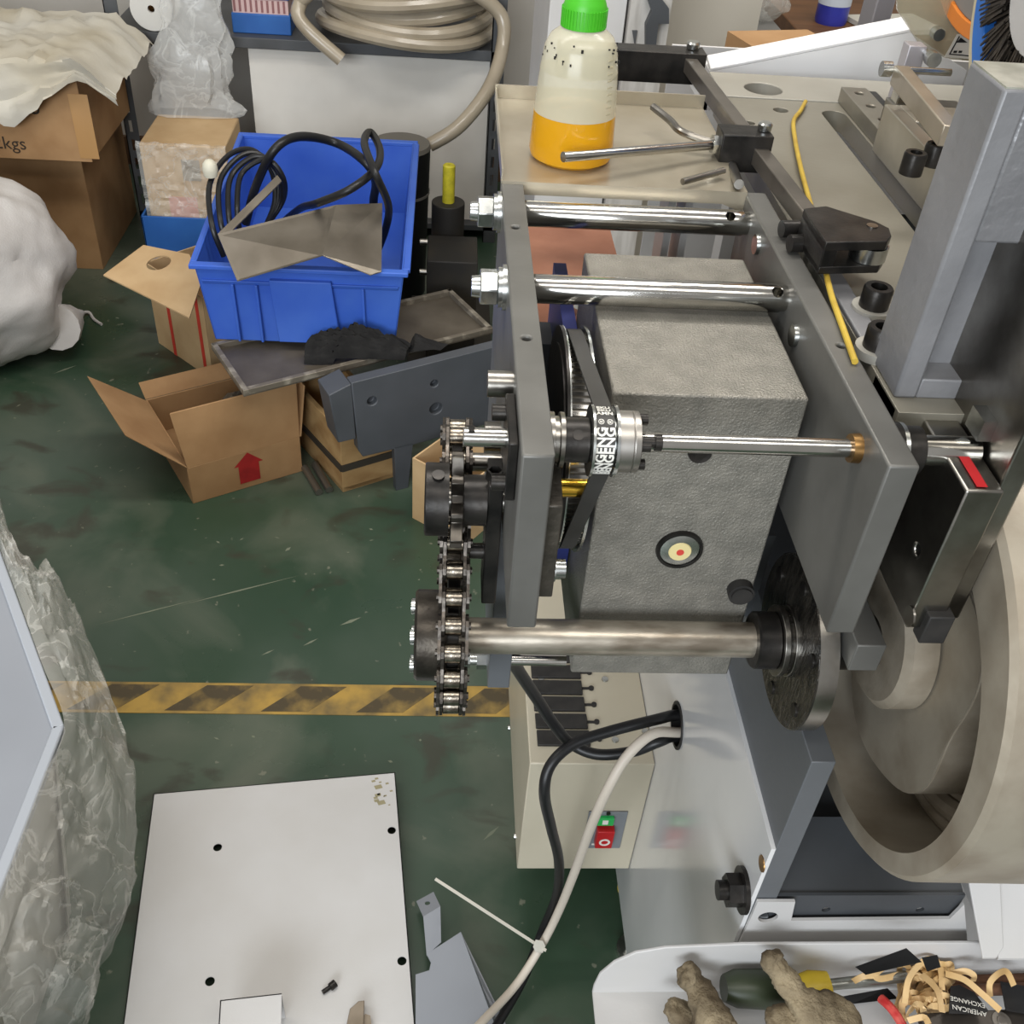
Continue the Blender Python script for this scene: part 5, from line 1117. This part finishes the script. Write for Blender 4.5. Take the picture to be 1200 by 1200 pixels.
for j in range(n_):
    for i in range(n_):
        u, v = i / (n_ - 1), j / (n_ - 1); wf.v.append((X0 + .015 + (X1 - X0 - .04) * u, Y0 + .016 + .012 * MN.noise(Vector((i * .4, j * .7, 3))), .06 + .35 * v))
wf.f = [(j * n_ + i, j * n_ + i + 1, (j + 1) * n_ + i + 1, (j + 1) * n_ + i) for j in range(n_ - 1) for i in range(n_ - 1)]
build('wrap_film', wf, film_m, wr_)
# white panel leaning behind (below the shelf)
tag(build('white_board', MB().box(-.60, .118, 3.235, 3.26, .062, .573), mat('grey_white_board', (224, 220, 212), .6, 0, (200, 195, 186), 3)), 'greyish white board standing at the back under the shelf', 'board')
# black motor with a yellow cap, black cylinder
mo = thing('black_pump', 'black pump block with a round head and yellow cap on the dark floor', 'pump', at(535, 335, 'z', 0))
pb_ = at(528, 345, 'y', 2.35)
FX0, FX1 = at(500, 310, 'y', 2.35).x, at(560, 310, 'y', 2.35).x
zt_ = at(530, 307, 'y', 2.35).z
build('pump_block', MB().box(FX0, FX1, 2.35, 2.50, 0, zt_), mat('dusty_black_block', (42, 40, 37), .6, .2, (60, 54, 44), 8), mo, bevel=.003)
yh = 2.56; zh0 = at(525, 265, 'y', yh).z; zh1 = at(525, 240, 'y', yh - .02).z; xh = at(525, 250, 'y', yh).x
build('round_head', MB().cyl((xh, yh, 0), (xh, yh, zh1), .043, n=32), MATS['dusty_black_block'], mo, bevel=.002)
build('yellow_cap', MB().lathe([(zh1, .001), (zh1, .016), (zh1 + .095, .016), (zh1 + .098, .013), (zh1 + .098, .004), (zh1 + .09, .003)], (xh, yh, 0), 'z', n=24), mat('olive_yellow', (196, 184, 44), .5, 0, (170, 160, 40), 60), mo)
build('base_plate', MB().box(FX0 - .05, FX1 + .05, 2.30, 2.72, .02, .05), MATS['dusty_black_block'], mo)
for y_ in (2.32, 2.68): build('base_foot', MB().box(FX0 - .04, FX1 + .04, y_, y_ + .02, 0, .02), MATS['dusty_black_block'], mo)
for (px, py) in ((484, 283), (484, 318)):
    c = at(px, py, 'y', 2.42); build('side_bolt', MB().cyl((-.066, 2.42, c.z), (FX0, 2.42, c.z), .008, n=14), steel_m, mo)
bk_ = thing('black_canister', 'tall black canister with a grey lid beside the blue bin', 'canister', at(470, 250, 'z', 0))
c = at(470, 172, 'y', 2.85)
build('can_body', MB().cyl((c.x, 2.85, 0), (c.x, 2.85, c.z), .07, .082, n=36), mat('black_plastic', (20, 20, 21), .5), bk_)
build('can_lid', MB().lathe([(c.z, .083), (c.z + .012, .080), (c.z + .012, .001)], (c.x, 2.85, 0), 'z', n=36), mat('grey_lid', (110, 106, 98), .5), bk_)
build('can_band', MB().lathe([(c.z - .13, .0795), (c.z - .13, .0805), (c.z - .122, .0812), (c.z - .122, .0800)], (c.x, 2.85, 0), 'z', n=36, closed=True), mat('grey_band', (120, 116, 110), .5), bk_)

# ================================================================ background, right
X0 = at(640, 60, 'y', 2.1).x; X1 = at(728, 60, 'y', 2.1).x
wcab = thing('white_cabinet', 'tall white sheet-metal cabinet standing behind the oil bottle', 'cabinet', ((X0 + X1) / 2, 2.3, 0))
build('cabinet_body', MB().box(X0, X1, 2.1, 2.5, 0, 1.35), white_m, wcab, bevel=.002)
fcx = at(755, 60, 'y', 2.08).x
fr_ = thing('white_machine_stand', 'white machine frame with a dark grey stepped bracket behind the end clamp', 'frame', (fcx, 2.1, 0))
build('frame_panel', MB().box(X1 + .004, fcx + .04, 2.08, 2.30, 0, 1.3), mat('streaky_white', (190, 187, 182), .5, 0, (164, 160, 154), 14, stretch=(4, 1, .6)), fr_)
build('step_bracket', MB().prism([at(768, -10, 'y', 2.06), at(784, 10, 'y', 2.06), at(784, 28, 'y', 2.06), at(772, 28, 'y', 2.06), at(768, 60, 'y', 2.06), at(757, 60, 'y', 2.06), at(757, 30, 'y', 2.06), at(764, 14, 'y', 2.06), at(756, -10, 'y', 2.06)], (0, .02, 0)), darkpaint_m, fr_)
build('hinge', MB().prism([at(741, 36, 'y', 2.075), at(747, 36, 'y', 2.075), at(744, 54, 'y', 2.075)], (0, .005, 0)), shelf_m, fr_)
GX0_, GX1_ = at(772, 60, 'y', 2.35).x, at(882, 60, 'y', 2.35).x
tag(build('grey_column', MB().box(GX0_, GX1_, 2.35, 2.7, 0, 1.4), mat('warm_grey_paint', (172, 166, 154), .6, 0, (160, 153, 141), 3)), 'broad warm grey column standing behind the machine', 'column')
GX2 = at(912, 60, 'y', 2.75).x
bxo = thing('grey_box_with_bags', 'grey box with clear bags on top beside the wooden table', 'box', ((GX1_ + GX2) / 2, 2.8, 0))
zgb = at(900, 36, 'y', 2.75).z
build('box_body', MB().box(GX1_ - .1, GX2, 2.75, 3.0, 0, zgb), mat('mid_grey_paint', (128, 127, 124), .6), bxo)
blob = blob_cloth('bag', None, ((GX1_ + GX2) / 2, 2.87, zgb + .06), .12, .1, .07, film_m, 21); blob.parent = bxo; blob.location = blob.location - WL[bxo.name]
wt = thing('wooden_table', 'brown wooden work table in the background behind the white guard', 'table', (1.05, 3.05, 0))
TZ2 = at(960, 38, 'y', 2.95).z
TX0, TX1 = at(935, 38, 'y', 2.95).x, at(1025, 38, 'y', 2.95).x + .4
build('table_top', MB().box(TX0, TX1, 2.95, 3.6, TZ2 - .04, TZ2), woodd_m, wt, bevel=.003)
for (x_, y_) in ((TX0 + .03, 2.98), (TX1 - .09, 2.98), (TX0 + .03, 3.5), (TX1 - .09, 3.5)): build('leg', MB().box(x_, x_ + .06, y_, y_ + .06, 0, TZ2 - .04), woodd_m, wt)
cbx = at(976, 30, 'z', TZ2)
bl = thing('blue_bottle', 'blue plastic bottle with a white label on the wooden table', 'bottle', (cbx.x, cbx.y + .03, TZ2))
build('bottle_body', MB().lathe([(TZ2, .001), (TZ2, .042), (TZ2 + .01, .045), (TZ2 + .13, .045), (TZ2 + .17, .02), (TZ2 + .2, .018)], (cbx.x, cbx.y + .03, 0), 'z', n=28), mat('violet_blue_plastic', (58, 64, 168), .3, 0, (46, 50, 140), 12), bl)
build('bottle_label', MB().lathe([(TZ2 + .05, .0455), (TZ2 + .11, .0455)], (cbx.x, cbx.y + .03, 0), 'z', n=28), mat('pale_label', (196, 204, 214), .5), bl)
tag(build('paper_stack', MB().obox((cbx.x + .18, cbx.y + .02, TZ2 + .008), Vector((.11, .03, 0)), Vector((-.02, .08, 0)), Vector((0, 0, .006))), mat('paper', (206, 202, 190), .8)), 'loose white papers on the wooden table beside the blue bottle', 'paper')
# white splash guard behind the machine table
sg = thing('white_splash_guard', 'white sloping sheet-metal guard behind the machine table', 'guard', (.45, 1.25, 1.0))
g1 = [at(832, 84, 'y', 1.24), at(1066, 38, 'y', 1.24), at(1085, 80, 'y', 1.24)]
zb_ = 1.10
build('guard_wall', MB().prism([g1[0], g1[1], Vector((g1[2].x + .05, 1.24, g1[2].z)), Vector((g1[2].x + .05, 1.24, zb_)), Vector((g1[0].x, 1.24, zb_))], (0, .004, 0)), whitegloss_m, sg)
build('guard_rim', MB().prism([g1[0], g1[1], g1[1] + Vector((0, .03, .006)), g1[0] + Vector((0, .03, .006))], (0, 0, .004)), whitegloss_m, sg, bevel=.001)
build('guard_end', MB().prism([g1[0], g1[0] + Vector((0, .10, 0)), Vector((g1[0].x, 1.34, zb_)), Vector((g1[0].x, 1.24, zb_))], (.004, 0, 0)), whitegloss_m, sg)
build('guard_support', MB().box(.36, .40, 1.244, 1.28, .0895, 1.12).box(.66, .70, 1.244, 1.28, .0895, 1.12), white_m, sg)
tag(build('small_carton', MB().obox(at(925, 50, 'y', 1.8) + Vector((0, 0, -.05)), Vector((.075, .02, 0)), Vector((-.02, .07, 0)), Vector((0, 0, .05))).box(.50, .56, 1.75, 1.85, 0, .9), cardboard_m), 'light cardboard box behind the white splash guard', 'carton', 'cardboard cartons')
# grinding head with wheel, brush and guard, at the right edge
HX = .43
gh = thing('polishing_head', 'polishing head with brush wheel, blue and orange rings behind the cast column', 'polishing head', (.56, .90, 1.15))
HYc, HZc = .80, 1.385
def ring(nm, xa, xb, r0, r1, m): return build(nm, MB().lathe([(xa, r0), (xa, r1), (xb, r1), (xb, r0)], (0, HYc, HZc), n=80, closed=True), m, gh, bevel=.001)
HYc, HZc, HX = .858, 1.337, .47
ring('cream_wheel_rim', HX - .004, HX + .03, .118, .131, mat('cream_wheel', (198, 188, 160), .6, 0, (182, 170, 142), 20))
ring('blue_wheel_ring', HX - .007, HX + .028, .100, .120, mat('bright_blue_ring', (40, 104, 186), .5))
bru = MB()
for k in range(900):
    a = random.uniform(0, 2 * PI); r0, r1 = random.uniform(.056, .064), random.uniform(.097, .1005); x_ = HX - .006 + random.uniform(-.006, .012); da = random.uniform(-.05, .05)
    p0 = Vector((x_, HYc + r0 * math.cos(a), HZc + r0 * math.sin(a))); p1 = Vector((x_ + random.uniform(-.003, .003), HYc + r1 * math.cos(a + da), HZc + r1 * math.sin(a + da)))
    e = (p1 - p0).cross(Vector((1, 0, 0))).normalized() * .0012; bru.add([p0 - e, p0 + e, p1 + e * .8, p1 - e * .8, p0 + Vector((.002, 0, 0)), p1 + Vector((.002, 0, 0))], [(0, 1, 2, 3), (0, 3, 5, 4), (1, 4, 5, 2)])
o = build('brush_bristles', bru, mat('dark_bristle', (62, 54, 46), .6, 0, (36, 31, 27), 90), gh, smooth=False); o['kind'] = 'stuff'
ring('brush_backing', HX + .008, HX + .012, .05, .101, mat('dark_bristle_base', (40, 35, 31), .8))
ring('white_hub', HX - .008, HX + .02, .01, .058, mat('pale_hub', (186, 184, 182), .5))
build('spindle', MB().cyl((HX - .012, HYc, HZc), (HX + .30, HYc, HZc), .014, n=24), steel_m, gh)
OY, OZ = 1.053, 1.438
def oring(nm, xa, xb, r0, r1, m): return build(nm, MB().lathe([(xa, r0), (xa, r1), (xb, r1), (xb, r0)], (0, OY, OZ), n=80, closed=True), m, gh, bevel=.001)
oring('orange_ring', .50, .53, .180, .194, mat('orange_plastic', (214, 124, 46), .45))
oring('grey_ring', .503, .53, .160, .180, mat('grey_felt', (128, 124, 120), .7))
oring('wooden_disc', .506, .54, .01, .160, mat('tan_wood_disc', (186, 148, 104), .6, 0, (168, 128, 84), 14, stretch=(1, 4, 1)))
build('spindle', MB().cyl((.50, OY, OZ), (.77, OY, OZ), .014, n=24), steel_m, gh)
build('head_body', MB().box(.70, .80, .80, 1.12, 1.14, 1.50), darkpaint_m, gh, bevel=.004)
gd = build('clear_guard', MB().prism([at(1051, -30, 'y', 1.10), at(1052, 12, 'y', 1.10), at(1080, 56, 'y', 1.10), at(1108, 68, 'y', 1.10), at(1140, 72, 'y', 1.10), at(1175, 70, 'y', 1.10), at(1175, -30, 'y', 1.10)], (0, .005, 0)), guard_m, gh)
build('guard_post', MB().box(.60, .63, 1.10, 1.14, 1.155, 1.30), mat('beige_cast', (170, 162, 144), .5), gh)
wl = build('warning_label', MB().prism([at(1107, 67, 'y', 1.097), at(1122, 40, 'y', 1.097), at(1150, 42, 'y', 1.097), at(1150, 70, 'y', 1.097)], (0, .001, 0)), mat('white_label', (206, 202, 192), .5), gd, smooth=False)
print_m = mat('black_print', (20, 20, 20), .6)
build('label_border', MB().prism([at(1112, 64, 'y', 1.0965), at(1124, 42, 'y', 1.0965), at(1125, 43, 'y', 1.0965), at(1114, 63, 'y', 1.0965), at(1148, 66, 'y', 1.0965), at(1148, 67.2, 'y', 1.0965)], (0, .0004, 0)), print_m, gh, smooth=False)
build('warning_triangle', MB().prism([at(1121, 50, 'y', 1.0965), at(1134, 50, 'y', 1.0965), at(1126, 44, 'y', 1.0965)], (0, .0004, 0)), print_m, gh, smooth=False)
for k in range(2): build('label_text', MB().prism([at(1117 + k * 6, 62, 'y', 1.0965), at(1121 + k * 6, 62, 'y', 1.0965), at(1122 + k * 6, 59.5, 'y', 1.0965), at(1118 + k * 6, 59.5, 'y', 1.0965)], (0, .0004, 0)), print_m, gh, smooth=False)
c = at(1098, 39, 'y', 1.095); build('guard_screw', MB().cyl((c.x, 1.10, c.z), (c.x, 1.088, c.z), .006, n=16), zinc_m, gd)
gp2 = thing('grey_guard_post', 'tall grey flat post behind the white splash guard', 'post', (.62, 1.45, 0))
pts = [at(1015, 42, 'y', 1.45), at(1027, -20, 'y', 1.45), at(1048, -20, 'y', 1.45), at(1040, 30, 'y', 1.45)]
xa, xb = at(1020, 30, 'y', 1.45).x, at(1042, 30, 'y', 1.45).x
build('post_bar', MB().box(xa, xb, 1.45, 1.50, 0, 1.36), mat('mauve_grey_paint', (122, 118, 120), .5), gp2, bevel=.002)
build('post_foot', MB().box(xa - .05, xb + .05, 1.42, 1.53, 0, .01), MATS['mauve_grey_paint'], gp2)
